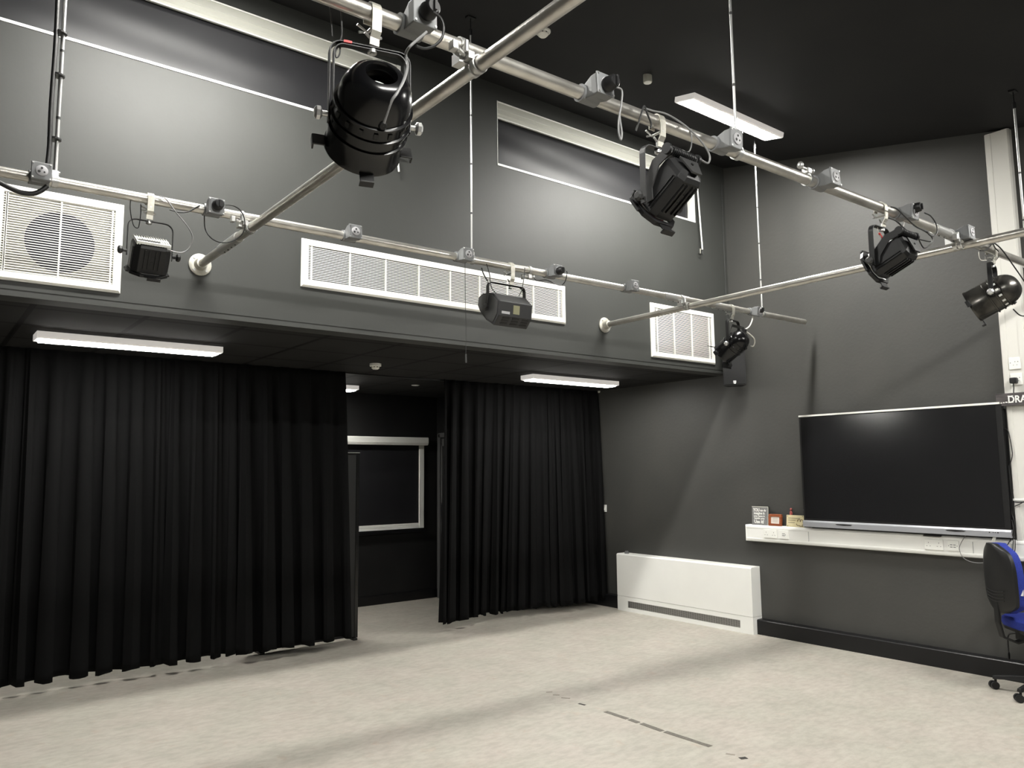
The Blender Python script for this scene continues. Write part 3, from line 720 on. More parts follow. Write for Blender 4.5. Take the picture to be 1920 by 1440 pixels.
# fresnel spotlights
def fresnel(P, pan, tau, xc, yb, label, body='black_plastic', trim='grey_metal', half=.098, tp=.06, k=1.0, rear_lit=False, top=2.834, tabs=True, gel=False, handle=True, depth=1.0, bw=.068, uy=.070):
    p, a, u = axes(pan, tau); P = Vector(P); O = P - a*tp*k
    th = thing('fresnel_spotlight', label, 'stage light', (xc, yb, ZX-.03), 'black fresnel spotlights')
    def W(s_, t_, u_): return O + p*s_*k + a*t_*k*depth + u*u_*k
    def loft(mb, rings):
        n = len(rings[0]); vs = [q for r in rings for q in r]; fs = [tuple(range(n))[::-1], tuple(range((len(rings)-1)*n, len(rings)*n))]
        for i in range(len(rings)-1):
            for j in range(n): fs.append((i*n+j, i*n+(j+1) % n, (i+1)*n+(j+1) % n, (i+1)*n+j))
        mb.add(vs, fs)
    def octo(t_, sx_, uy, ch, du=0): return [W(x_, t_, y_+du) for x_, y_ in ((-sx_+ch, -uy), (sx_-ch, -uy), (sx_, -uy+ch), (sx_, uy-ch), (sx_-ch, uy), (-sx_+ch, uy), (-sx_, uy-ch), (-sx_, -uy+ch))]
    mb = MB(); loft(mb, [octo(-.135, bw-.02, uy-.02, .02, .008), octo(-.12, bw-.006, uy-.006, .022, .003), octo(-.10, bw, uy, .024), octo(.105, bw, uy, .024), octo(.112, bw-.004, uy-.004, .024)])
    mb.build('lamp_body', M[body], th, bevel=.002)
    # long ribs and vent slots along the underside and sides
    mb = MB()
    for sgn in (-1, 1):
        for uu in (-.05, -.034): mb.add([W(sgn*(bw+.0005+h), t_, uu*.8+q) for h in (-.002, .004) for t_, q in ((-.09, -.002), (.09, -.002), (.09, .002), (-.09, .002))], [(0, 1, 2, 3), (7, 6, 5, 4), (0, 4, 5, 1), (1, 5, 6, 2), (2, 6, 7, 3), (3, 7, 4, 0)])
    for ss in (-.045, -.02, .02, .045): mb.add([W(ss*.8+q, t_, -uy-.0005-h) for h in (-.002, .006) for t_, q in ((-.09, -.003), (.07, -.003), (.07, .003), (-.09, .003))], [(0, 1, 2, 3), (7, 6, 5, 4), (0, 4, 5, 1), (1, 5, 6, 2), (2, 6, 7, 3), (3, 7, 4, 0)])
    mb.build('body_ribs', M['black_metal'], th)
    mb = MB()
    for ss in (-.034, 0, .034):
        for t0 in (-.085, -.04, .005): mb.add([W(ss*.8+q, t_, -uy-h) for h in (-.002, .0015) for t_, q in ((t0, -.007), (t0+.036, -.007), (t0+.036, .007), (t0, .007))], [(0, 1, 2, 3), (7, 6, 5, 4), (0, 4, 5, 1), (1, 5, 6, 2), (2, 6, 7, 3), (3, 7, 4, 0)])
    mb.build('vent_slots', M['slot'], th)
    # side brackets sweeping up to the rear handle
    if handle:
        for sgn in (-1, 1):
            poly = [(.085, -.02), (.085, .02), (.055, .048), (-.06, .092), (-.15, .078), (-.165, .068), (-.165, .050), (-.15, .040), (-.07, .050), (.02, .008), (.05, -.03)]
            mb = MB(); mb.prism([W(sgn*(bw+.004), t_, u_) for t_, u_ in poly], p*sgn*.006*k); mb.build('side_bracket', M[trim], th, bevel=.001)
        mb = MB(); mb.cyl(W(-.085, -.150, .060), W(.085, -.150, .060), .014*k, n=18)
        for i in range(13): mb.cyl(W(-.06+.01*i-.0025, -.150, .060), W(-.06+.01*i+.0025, -.150, .060), .0175*k, n=18)
        mb.cyl(W(-.094, -.150, .060), W(-.082, -.150, .060), .021*k, n=18); mb.cyl(W(.082, -.150, .060), W(.096, -.150, .060), .021*k, n=18)
        mb.build('rear_handle', M['black_metal'], th, smooth=True)
        mb = MB(); mb.prism([W(.058, -.150, .02), W(-.05, -.150, .02), W(-.025, -.142, -.055), W(.03, -.142, -.055)], -a*.008); mb.build('rear_plate', M[trim], th, bevel=.001)
        MB().cyl(W(0, -.155, -.01), W(0, -.162, -.01), .006).build('plate_screw', M['slot'], th)
    if rear_lit:  # fins and rails coloured white for the ceiling light falling on the rear
        mb = MB()
        for i in range(14):
            s0 = -.078+.0118*i; hh = .062+.016*math.sin(PI*(i+.5)/14)
            mb.add([W(s0+q, t_, z_) for q in (0, .0055) for t_, z_ in ((-.148, -.055), (-.150, hh), (-.128, hh+.004), (-.120, -.055))], [(0, 1, 2, 3), (7, 6, 5, 4), (0, 4, 5, 1), (1, 5, 6, 2), (2, 6, 7, 3), (3, 7, 4, 0)])
        build_each(mb, 'cooling_fin', M['white_frame'], th)
        mb = MB()
        for z0_, z1_ in ((-.06, -.048), (.004, .018)):
            mb.add([W(q, t_, z_) for q in (-.08, .082) for t_, z_ in ((-.151, z0_), (-.151, z1_), (-.13, z1_), (-.13, z0_))], [(0, 1, 2, 3), (7, 6, 5, 4), (0, 4, 5, 1), (1, 5, 6, 2), (2, 6, 7, 3), (3, 7, 4, 0)])
        build_each(mb, 'fin_rail', M['white_frame'], th)
        MB().add([W(q, t_, z_) for q in (-.066, .034) for t_, z_ in ((-.1525, -.034), (-.1525, -.018), (-.148, -.018), (-.148, -.034))], [(0, 1, 2, 3), (7, 6, 5, 4), (0, 4, 5, 1), (1, 5, 6, 2), (2, 6, 7, 3), (3, 7, 4, 0)]).build('rear_slot', M['slot'], th)
    # front holder frame, clips, lens
    mb = MB(); e = .092
    cc = .042; out = [(-e+cc, -e), (e-cc, -e), (e, -e+cc), (e, e-cc), (e-cc, e), (-e+cc, e), (-e, e-cc), (-e, -e+cc)]
    inn = [(x_*.80, y_*.80) for x_, y_ in out]; n = 8
    vs = [W(x_, .112, y_) for x_, y_ in out]+[W(x_, .134, y_) for x_, y_ in out]+[W(x_, .134, y_) for x_, y_ in inn]+[W(x_, .112, y_) for x_, y_ in inn]
    mb.add(vs, [(r*n+j, r*n+(j+1) % n, ((r+1) % 4)*n+(j+1) % n, ((r+1) % 4)*n+j) for r in range(4) for j in range(n)])
    mb.build('front_frame', M['black_metal'], th, bevel=.001)
    mb = MB(); mb.cyl(W(0, .108, 0), W(0, .118, 0), .068*k, .06*k, n=28); mb.build('lens', M['lampglass'], th, smooth=True)
    mb = MB()
    def tab(s0, s1, u0, u1, t0, t1): mb.add([W(s_, t_, u_) for s_ in (s0, s1) for t_, u_ in ((t0, u0), (t1, u0), (t1, u1), (t0, u1))], [(0, 1, 2, 3), (7, 6, 5, 4), (0, 4, 5, 1), (1, 5, 6, 2), (2, 6, 7, 3), (3, 7, 4, 0)])
    tab(-.035, .035, .09, .112, .118, .124); tab(-.03, .03, -.118, -.09, .118, .124); tab(-.03, .03, .104, .112, .118, .142); tab(-.02, .045, -.122, -.114, .118, .145)
    tab(-.105, -.088, -.03, .03, .118, .132); tab(.088, .105, -.03, .03, .118, .132)
    build_each(mb, 'frame_clip', M['black_metal'], th, bevel=.001)
    if gel: mb = MB(); tab(-.055, .055, -.066, .066, .136, .139); mb.build('colour_gel', M['red_gel'], th)
    yoke(th, P, p, top, half, trim if not rear_lit else 'black_metal', wd=.027 if not rear_lit else .012, rc=.038)
    knob(th, P+p*half, p); knob(th, P-p*half, -p, 'grey_metal')
    hook_clamp(th, xc, yb, top)
    return th, W, p, a, u
P2 = Vector((-4.470, yn(-4.47), 2.622))
th, W, p, a, u = fresnel(P2, 2, 35, -4.466, yn(-4.46), 'dark grey spotlight with ribbed rear handle and dark red gel on the near bar', body='black_plastic', gel=True, half=.090, depth=.82, k=1.0)
b1 = boxpos['n1']; bar_plug(th, b1.x, b1.y, b1.z); yy = b1.y-.14
cable(th, [at(u_, v_, 'y', yy) for u_, v_ in ((1156, 164), (1166, 170), (1165, 195), (1160, 225), (1160, 248), (1164, 262), (1166, 250), (1163, 228), (1161, 212))], .0035, 'cable_g')
yy = yn(-4.6)
cable(th, [at(u_, v_, 'y', yy-.05) for u_, v_ in ((1192, 246), (1198, 228), (1206, 202), (1209, 200), (1214, 214), (1221, 232), (1219, 241))], .0035, 'rubber', 'cable_loop')
cable(th, [at(1206, 202, 'y', yy+.05), at(1225, 208, 'y', yy+.05), at(1250, 214, 'y', yy+.03), at(1284, 235, 'y', yy-.04), at(1312, 262, 'y', yy-.08), at(1330, 290, 'y', yy-.09), at(1327, 306, 'y', yy-.1), W(.085, -.165, .060)], .0038, 'cable_g', 'power_cable')
cable(th, [at(1292, 241, 'y', yy-.03), at(1297, 258, 'y', yy-.03), at(1293, 283, 'y', yy-.04), W(.0, -.14, .075)], .0025, 'cable_g', 'safety_cable')
P3 = Vector((-2.79, yn(-2.78), 2.640))
th, W, p, a, u = fresnel(P3, 0, 24, -2.76, yn(-2.76), 'black spotlight with red-tipped safety wires at the right of the near bar', trim='black_metal', k=.98, half=.090, depth=.82)
b1 = boxpos['n4']; pl_ = bar_plug(th, b1.x, b1.y+.02, b1.z+.01); yy = yn(-2.7)
cable(th, [at(u_, v_, 'y', yy-.05) for u_, v_ in ((1666, 409), (1680, 414), (1695, 428), (1715, 445), (1738, 452), (1747, 452))] , .004, 'rubber')
cable(th, [at(1671, 388, 'y', yy-.06), at(1682, 392, 'y', yy-.06), at(1696, 405, 'y', yy-.07), at(1716, 424, 'y', yy-.08), at(1735, 434, 'y', yy-.09), at(1748, 446, 'y', yy-.1), at(1746, 456, 'y', yy-.1), at(1732, 465, 'y', yy-.1), W(.085, -.165, .060)], .0036, 'rubber', 'power_cable')
cable(th, [at(u_, v_, 'y', b1.y-.16) for u_, v_ in ((1733, 399), (1745, 405), (1755, 420), (1757, 436), (1750, 443), (1742, 440), (1738, 434))], .0033, 'rubber', 'cable_loop')
cable(th, [at(u_, v_, 'y', yy-.04) for u_, v_ in ((1692, 406), (1697, 396), (1703, 391), (1702, 399), (1697, 406))], .004, 'cable_w', 'cable_loop')
cable(th, [at(1652, 445, 'y', yy), at(1648, 437, 'y', yy), at(1645, 425, 'y', yy)], .0018, 'cable_w', 'safety_cable')
cable(th, [at(1692, 433, 'y', yy), at(1695, 420, 'y', yy), at(1697, 408, 'y', yy)], .0018, 'cable_w', 'safety_cable')
MB().tube([at(1648, 437, 'y', yy), at(1655, 447, 'y', yy)], .005).build('red_wire_tip', M['red'], th)
MB().tube([at(1691, 434, 'y', yy), at(1682, 447, 'y', yy)], .005).build('red_wire_tip', M['red'], th)
P5 = Vector((-5.818, yf(-5.8), 2.672))
th, W, p, a, u = fresnel(P5, 0, 60, -5.828, yf(-5.8), 'small black spotlight with bright finned back, left of the diagonal pipe', trim='black_metal', tp=-.02, rear_lit=True, handle=False, k=.95, half=.103, depth=.62, bw=.086, uy=.072)
b1 = boxpos['f1']; bar_plug(th, b1.x, b1.y, b1.z); yy = yf(-5.7)
cable(th, [at(423, 384, 'y', b1.y-.14), at(438, 386, 'y', b1.y-.14), at(452, 396, 'y', b1.y-.13), at(459, 415, 'y', b1.y-.13), at(456, 436, 'y', b1.y-.12), at(440, 450, 'y', b1.y-.1), at(418, 455, 'y', b1.y-.08), at(398, 448, 'y', b1.y-.05), at(385, 430, 'y', b1.y), at(383, 404, 'y', b1.y)], .003, 'rubber')
cable(th, [at(u_, v_, 'y', yy-.04) for u_, v_ in ((375, 385), (366, 390), (352, 397), (336, 398), (318, 393))], .0035, 'rubber', 'cable_loop')
cable(th, [at(300, 368, 'y', yy-.05), at(312, 374, 'y', yy-.06), at(330, 398, 'y', yy-.09), at(352, 425, 'y', yy-.1), at(361, 445, 'y', yy-.1), at(354, 466, 'y', yy-.1), at(338, 474, 'y', yy-.1), at(314, 468, 'y', yy-.1)], .0030, 'cable_g', 'power_cable')
cable(th, [at(u_, v_, 'y', yy) for u_, v_ in ((246, 366), (244, 385), (245, 400), (248, 415), (252, 425), (259, 427), (262, 416), (264, 400), (264, 383))], .0022, 'rubber', 'safety_cable')
# L4 worn PAR can at right edge
P4 = Vector((-1.41, yn(-1.4), 2.655))
th, P, p, a, u, bo = par_can(P4, 12, 25, .95, -1.40, yn(-1.4), 'scuffed metallic PAR can at the right edge in front of the white column', body='bronze', half=.108, tr=-.15, tf=.14, hole=.012, top=2.85)
yy = yn(-1.4)
cable(th, [at(u_, v_, 'y', yy-.06) for u_, v_ in ((1856, 454), (1866, 457), (1880, 470), (1898, 495), (1920, 527), (1940, 560), (1936, 588), (1915, 592), (1900, 580))], .004, 'rubber')
cable(th, [at(u_, v_, 'y', yy-.04) for u_, v_ in ((1838, 470), (1848, 469), (1856, 462), (1861, 456), (1866, 465), (1872, 471))], .0035, 'rubber', 'cable_loop')
cable(th, [at(u_, v_, 'y', yy) for u_, v_ in ((1835, 472), (1836, 482), (1840, 488), (1850, 488))], .002, 'cable_w', 'safety_cable')
cable(th, [at(u_, v_, 'y', yy) for u_, v_ in ((1873, 472), (1872, 482), (1864, 492))], .002, 'grey_metal', 'safety_cable')
# L7 black PAR can near the corner
P7 = Vector((-1.255, yf(-1.25), 2.630))
th, P, p, a, u, bo = par_can(P7, 8, 33, .86, -1.275, yf(-1.25), 'black PAR can near the room corner in front of the loudspeaker', half=.100, tr=-.14, tf=.13, hole=.014, top=2.84)
# flap frame at its front and second bracket
def W7(s_, t_, u_): return P + p*s_ + a*t_ + u*u_
mb = MB()
for sgn in (-1, 1): mb.add([W7(q, t_, z_) for t_, z_ in ((.13, sgn*.085), (.165, sgn*.12), (.167, sgn*.118), (.132, sgn*.083)) for q in (-.075, .075)], [(0, 1, 3, 2), (2, 3, 5, 4), (4, 5, 7, 6), (6, 7, 1, 0), (0, 2, 4, 6), (1, 7, 5, 3)])
build_each(mb, 'barn_door', M['black_metal'], th)
mb = MB(); mb.strip([W7(-.105, 0, 0), W7(-.105, -.10, .085), W7(-.1, -.12, .1), W7(.1, -.12, .1), W7(.105, -.10, .085), W7(.105, 0, 0)], u.cross(p)*.0+ (a*.5-u*.5).normalized()*.022, .005); mb.build('support_bracket', M['black_metal'], th)
cable(th, [at(1411, 585, 'y', P.y-.02), at(1411, 598, 'y', P.y-.03), at(1405, 612, 'y', P.y-.05), W7(.04, -.13, .06)], .0055, 'cable_w')
cable(th, [W7(.05, -.135, .05), at(1414, 635, 'y', P.y-.05), at(1413, 648, 'y', P.y-.05), at(1408, 649, 'y', P.y-.05)], .0055, 'cable_w', 'cable_loop')
MB().box((-.014, -.014, -.016), (.014, .014, .016), Matrix.Translation(W7(.045, -.13, .055))).build('cable_entry_box', M['black_metal'], th, bevel=.003)
b1 = boxpos['f6']; bar_plug(th, b1.x+.01, b1.y+.03, b1.z)
# L6 asymmetric floodlight: prism with its long axis along the bar
XL, XR6 = -3.785, -3.515
def csp(px, py): q = at(880+px/9.6, 480+py/9.6, 'x', XL); return (q.y, q.z)
cs = [csp(*q) for q in ((330, 655), (425, 660), (545, 800), (530, 1060), (440, 1245), (300, 1150), (185, 985), (150, 890), (165, 745), (230, 680))]
th = thing('floodlight', 'black box-shaped floodlight with stickers hanging in front of the long grille', 'stage light', (-3.67, yf(-3.67), ZX-.03))
MB().prism([(XL, y, z) for y, z in cs], (XR6-XL, 0, 0)).build('lamp_body', M['charcoal'], th, bevel=.004)
cy_ = sum(y for y, z in cs)/len(cs); cz_ = sum(z for y, z in cs)/len(cs)
MB().prism([(XL-.004, cy_+(y-cy_)*.86, cz_+(z-cz_)*.86) for y, z in cs], (.006, 0, 0)).build('end_plate', M['grey_metal'], th, bevel=.002)
fr = cs[5:9]
mb = MB()
q0, q1 = Vector((0, *csp(110, 870))), Vector((0, *csp(150, 960)))
mb.prism([(XL+.02, *csp(165, 745)), (XL+.02, *csp(105, 870)), (XL+.02, *csp(300, 1150)), (XL+.02, *csp(185, 985))], (XR6-XL-.04, 0, 0)); mb.build('glass_front', M['lampglass'], th, bevel=.001)
# face frame: between cs[2] (top) and cs[3] is the rear label face; cs[3]-cs[4] vented face
A_, B_, C_ = Vector((0, *cs[2])), Vector((0, *cs[3])), Vector((0, *cs[4]))
def onface(t, P0, P1, x, h=.0015):
    q = P0 + (P1-P0)*t; d = (P1-P0).normalized(); nn = Vector((0, d.z, -d.y))
    if nn.y > 0: nn = -nn
    q = q + nn*h; return Vector((x, q.y, q.z))
def decal(name, m, x0, x1, t0, t1, P0, P1, h=.0015):
    MB().add([onface(t0, P0, P1, x0, h), onface(t0, P0, P1, x1, h), onface(t1, P0, P1, x1, h), onface(t1, P0, P1, x0, h), onface(t0, P0, P1, x0, -.002), onface(t0, P0, P1, x1, -.002), onface(t1, P0, P1, x1, -.002), onface(t1, P0, P1, x0, -.002)],
             [(0, 1, 2, 3), (7, 6, 5, 4), (0, 4, 5, 1), (1, 5, 6, 2), (2, 6, 7, 3), (3, 7, 4, 0)]).build(name, m, th)
LX = XR6-XL
decal('white_label', M['sticker'], XL+LX*.08, XL+LX*.32, .68, .86, A_, B_)
decal('yellow_label', M['sticker_y'], XL+LX*.42, XL+LX*.61, .18, .80, A_, B_)
mb = MB()
for i in range(3):
    for j in range(3):
        x0 = XL+LX*(.14+.29*i); t0 = .12+.26*j
        mb.add([onface(t0, B_, C_, x0, .0015), onface(t0, B_, C_, x0+LX*.2, .0015), onface(t0+.12, B_, C_, x0+LX*.2, .0015), onface(t0+.12, B_, C_, x0, .0015)], [(0, 1, 2, 3)])
build_each(mb, 'vent_slot', M['slot'], th, solid=.002)
ky, kz = csp(345, 900)
tp6 = 2.814
MB().strip([(XL-.016, ky, kz-.03), (XL-.016, ky, kz), (XL-.016, -.92, tp6-.09), (XL-.016, -.92, tp6-.03), (XL-.008, -.92, tp6-.008), (XL+.02, -.92, tp6), (XR6-.02, -.92, tp6), (XR6+.008, -.92, tp6-.008), (XR6+.016, -.92, tp6-.03), (XR6+.016, -.92, tp6-.09), (XR6+.016, ky, kz)], (0, .028, 0), .005).build('yoke', M['black_metal'], th)
mb = MB(); mb.cyl((XL-.02, ky, kz), (XL-.034, ky, kz), .014, n=16); mb.cyl((XL, ky, kz), (XL-.04, ky, kz), .006, n=10); mb.build('tilt_knob', M['grey_metal'], th, smooth=True)
hook_clamp(th, sx(950, 503)+.0, yf(-3.8), tp6)
b1 = boxpos['f4']; bar_plug(th, b1.x, b1.y, b1.z)
yy = yf(-3.5)
cable(th, [at(u_, v_, 'y', yy-.05) for u_, v_ in ((1001, 521), (1008, 526), (1024, 525), (1038, 531), (1052, 535), (1060, 527), (1063, 512), (1062, 508))], .0035, 'rubber')
cable(th, [at(u_, v_, 'y', yy-.04) for u_, v_ in ((984, 502), (983, 515), (981, 530), (978, 545), (973, 555))], .003, 'rubber', 'cable_loop')
cable(th, [at(u_, v_, 'y', yf(-4)-.02) for u_, v_ in ((893, 487), (908, 488), (914, 500), (918, 515), (919, 525), (922, 540), (932, 552), (940, 560))], .003, 'rubber', 'safety_chain')
cable(th, [at(u_, v_, 'y', yf(-4)-.0) for u_, v_ in ((903, 502), (906, 512), (910, 520), (915, 528))], .004, 'rubber', 'safety_chain')
# thin black pull cord hanging from the far bar
pc = [at(872, 500, 'y', yf(-4.1)), at(872.5, 560, 'y', yf(-4.1)), at(874, 620, 'y', yf(-4.1)), at(873.5, 664, 'y', yf(-4.1))]
th = thing('pull_cord', 'thin black pull cord hanging from the far bar down past the bulkhead edge', 'cord', pc[0])
MB().tube([pc[0]+Vector((0, 0, .06))]+pc, .0018, n=6).build('cord', M['rubber'], th)
MB().cyl(pc[-1], at(874, 680, 'y', yf(-4.1)), .005, .006, n=10).build('cord_weight', M['grey_metal'], th, smooth=True)

# ================================================================== CURTAINS
YC = 1.985
def curtain(x0, x1, label, xt0=None, xt1=None, bend=0, seed=1, nf=None, ztop=ZS-.002, zbot=.078):
    rnd = random.Random(seed); xt0 = x0 if xt0 is None else xt0; xt1 = x1 if xt1 is None else xt1
    nf = nf or int((x1-x0)/.125)
    ws = [rnd.uniform(.55, 1.6) for _ in range(nf)]; tot = sum(ws); cum = [0]
    for w_ in ws: cum.append(cum[-1]+w_/tot)
    amps = [rnd.uniform(.55, 1.25) for _ in range(nf)]
    ph2 = [rnd.uniform(-1, 1) for _ in range(nf+1)]
    K = 14; nz = 40; cols = []
    for f in range(nf):
        for k in range(K):
            t = k/K; cols.append((cum[f]+(cum[f+1]-cum[f])*t, f, t))
    cols.append((1.0, nf-1, 1.0)); vs = []
    for j in range(nz+1):
        h = j/nz; z = zbot + (ztop-zbot)*h
        A = .070*(1-h)**.6 + .022
        for (s_, f, t) in cols:
            # position along the rail, folds leaning a little on their way up
            lean = (1-h)*.35*(ph2[f]*(1-t)+ph2[f+1]*t)*.05
            xb = x0+(x1-x0)*s_; xt = xt0+(xt1-xt0)*s_; x = xb+(xt-xb)*h
            prof = math.cos(2*PI*t)
            w_ = ws[f]
            y = YC + A*amps[f]*(-prof*.5-.5)*min(1.3, w_) + .05*math.sin(s_*9+seed)*(1-h)
            # fine gathers close to the heading tape
            y += .004*h**6*math.sin(s_*(x1-x0)*95+seed)
            x += .020*A/.06*math.sin(4*PI*t)*(1-h*.4)*amps[f] + lean
            y -= bend*max(0, s_-.5)**2*(1-h)
            vs.append((x, y, z + (.010*math.sin(2*PI*t+f) if j == 0 else 0)))
    n = len(cols)
    fs = [(j*n+i, j*n+i+1, (j+1)*n+i+1, (j+1)*n+i) for j in range(nz) for i in range(n-1)]
    th = thing('stage_curtain', label, 'curtain', ((x0+x1)/2, YC, 0), 'black stage curtains')
    MB().add(vs, fs).build('curtain_cloth', M['curtain'], th, smooth=True, solid=.003)
    mb = MB(); i = 0
    for k in range(int((xt1-xt0)/.13)): 
        x = xt0+.065+.13*k; mb.box((x-.006, YC+.012, ZS-.03), (x+.006, YC+.024, ZS-.014))
    build_each(mb, 'curtain_glider', M['black_plastic'], th)
    return th
curtain(-8.45, -3.352, 'wide black stage curtain covering the left half of the recess', xt1=-3.395, seed=3, nf=31)
curtain(-2.37, -.045, 'shorter black stage curtain between the gap and the right wall', xt0=-2.27, xt1=-.03, bend=.30, seed=11, nf=17)
tag(MB().box((X0+.05, YC+.006, ZS-.014), (-.02, YC+.034, ZS-.0005)).build('curtain_track', M['black_metal'], bevel=.002), 'black curtain track fixed across the low tiled ceiling', 'curtain track')
# free-standing black screen panel behind the end of the left curtain
a0 = at(600, 851, 'y', 2.12); 
th = thing('folding_screen', 'black upright screen panel edge standing behind the end of the left curtain', 'screen', (-3.5, 2.13, 0))
MB().box((-4.2, 2.10, .03), (-3.20, 2.14, 1.765)).build('panel', M['black_plastic'], th)
mb = MB(); mb.box((-3.20, 2.095, .02), (-3.165, 2.145, 1.77)); mb.box((-4.2, 2.095, 1.765), (-3.165, 2.145, 1.785)); mb.build('panel_frame', M['black_gloss'], th, bevel=.003)
MB().box((-4.2, 2.094, 1.785), (-3.165, 2.146, 1.790)).build('top_edge', M['blind_case'], th)
mb = MB()
for x in (-4.1, -3.20): mb.box((x-.02, 2.07, .0), (x+.02, 2.22, .02)); mb.cyl((x, 2.12, .0), (x, 2.12, .03), .015, n=10)
build_each(mb, 'foot', M['black_metal'], th, per=2, bevel=.003)

# ================================================================== RIGHT WALL
# fan convector / low-surface radiator
RX = -.15; zt = .638
th = thing('radiator_cover', 'long low white radiator cover with a slotted grille along its base', 'radiator', (RX/2, (ry0+ry1)/2, 0))
zsplit = .165
mb = MB(); mb.prism([(-.002, ry1, zsplit), (RX-.0, ry1, zsplit), (RX, ry1, zt-.012), (RX+.012, ry1, zt), (-.002, ry1, zt)], (0, ry0-ry1, 0)); mb.build('front_panel', M['white_pvc'], th, bevel=.003)
g0, g1 = ry1+.15, ry0-.16; gz0, gz1 = .045, .118
mb = MB(); e1, e2 = RX+.002, RX+.008
mb.box((e2, ry1, 0), (-.002, ry1+.02, zsplit-.0015)); mb.box((e2, ry0-.02, 0), (-.002, ry0, zsplit-.0015))
mb.box((e1, ry1, gz1), (e2, ry0, zsplit-.0015)); mb.box((e1, ry1, 0), (e2, ry0, gz0)); mb.box((e1, ry1, gz0), (e2, g0, gz1)); mb.box((e1, g1, gz0), (e2, ry0, gz1))
mb.build('base_panel', M['white_pvc'], th)
mb = MB(); n = 7
for k in range(n): 
    z = gz0+(gz1-gz0)*(k+.5)/n; mb.box((RX+.004, g0, z-.0028), (RX+.010, g1, z+.0022))
y = g0
while y < g1: mb.box((RX+.005, y-.0015, gz0), (RX+.009, y+.0015, gz1)); y += .03
mb.build('outlet_grille', M['zinc'], th)
MB().box((RX+.014, g0, gz0), (RX+.018, g1, gz1)).build('grille_backing', M['grey_metal'], th)
q = at(1174, 1036, 'x', RX+.05)
mb = MB(); mb.cyl((RX+.06, q.y, zt), (RX+.06, q.y, zt+.018), .026, n=20); mb.cyl((RX+.06, q.y, zt+.018), (RX+.06, q.y, zt+.030), .019, n=20); mb.build('control_knob', M['grey_box'], th, smooth=True)
# light switch plate at the curtain edge
q = at(1132, 953, 'x', -.006)
th = thing('switch_plate', 'narrow white switch plate on the right wall at the curtain edge', 'switch', (0, q.y, q.z))
MB().box((-.008, q.y-.045, q.z-.042), (0, q.y+.045, q.z+.042)).build('plate', M['white_pvc'], th, bevel=.002)
MB().box((-.012, q.y-.012, q.z-.018), (-.007, q.y+.012, q.z+.018)).build('rocker', M['white_frame'], th, bevel=.001)

# dado trunking
TX = -.07
t_top = at(1397, 983, 'x', TX).z; t_bot = at(1400, 1014, 'x', TX).z; ty0 = at(1398, 1000, 'x', TX).y
th = thing('dado_trunking', 'long white horizontal cable trunking below the display screen', 'trunking', (TX/2, -1.5, t_bot))
hh = t_top-t_bot
prof = [(0, 0), (TX+.016, 0), (TX+.004, .008), (TX, .022), (TX, .032), (TX+.003, .034), (TX+.003, hh-.034), (TX, hh-.032), (TX, hh-.020), (TX+.004, hh-.008), (TX+.016, hh), (0, hh)]
MB().prism([(x, ty0-.008, t_bot+z) for x, z in prof], (0, -(ty0-.008)-6.4, 0)).build('trunking_body', M['white_pvc'], th)
MB().box((TX-.001, ty0-.010, t_bot+.001), (0, ty0, t_top-.001)).build('end_cap', M['white_frame'], th, bevel=.004)
def outlet(par, name, y0, y1, z0, z1, xf, holes, m='white_frame'):
    o = MB().box((xf-.010, y0, z0), (xf, y1, z1)).build(name, M[m], par, bevel=.0025)
    mb = MB()
    for (fy, fz, w_, h_) in holes:
        y = y0+(y1-y0)*fy; z = z0+(z1-z0)*fz; mb.box((xf-.0115, y-w_/2, z-h_/2), (xf-.009, y+w_/2, z+h_/2))
    build_each(mb, 'pin_slot', M['grey_box'], o)
    return o
DH = [(.22, .68, .004, .008), (.13, .36, .008, .004), (.31, .36, .008, .004), (.78, .68, .004, .008), (.69, .36, .008, .004), (.87, .36, .008, .004)]
def oy(u, v): return at(u, v, 'x', TX-.01).y
zA = at(1444, 1001, 'x', TX-.01).z
outlet(th, 'double_socket', oy(1456, 1001), oy(1431, 1000), zA-.040, zA+.040, TX+.002, DH)
outlet(th, 'data_socket', oy(1478, 1003), oy(1460, 1001), zA-.040, zA+.040, TX+.002, [(.5, .6, .03, .006), (.5, .4, .03, .006), (.3, .5, .004, .01)])
outlet(th, 'double_socket', oy(1768, 1021), oy(1733, 1019), zA-.042, zA+.042, TX+.002, DH)
outlet(th, 'data_socket', oy(1797, 1024), oy(1776, 1022), zA-.040, zA+.040, TX+.002, [(.35, .6, .018, .006), (.65, .6, .018, .006), (.35, .38, .018, .006), (.65, .38, .018, .006), (.12, .5, .004, .008), (.88, .5, .004, .008)])
mb = MB()
for u_ in (1515, 1822, 1895): 
    y = oy(u_, 1010); mb.box((TX-.0006, y-.0008, t_bot+.036), (TX+.004, y+.0008, t_top-.036))
build_each(mb, 'cover_joint', M['grey_box'], th)
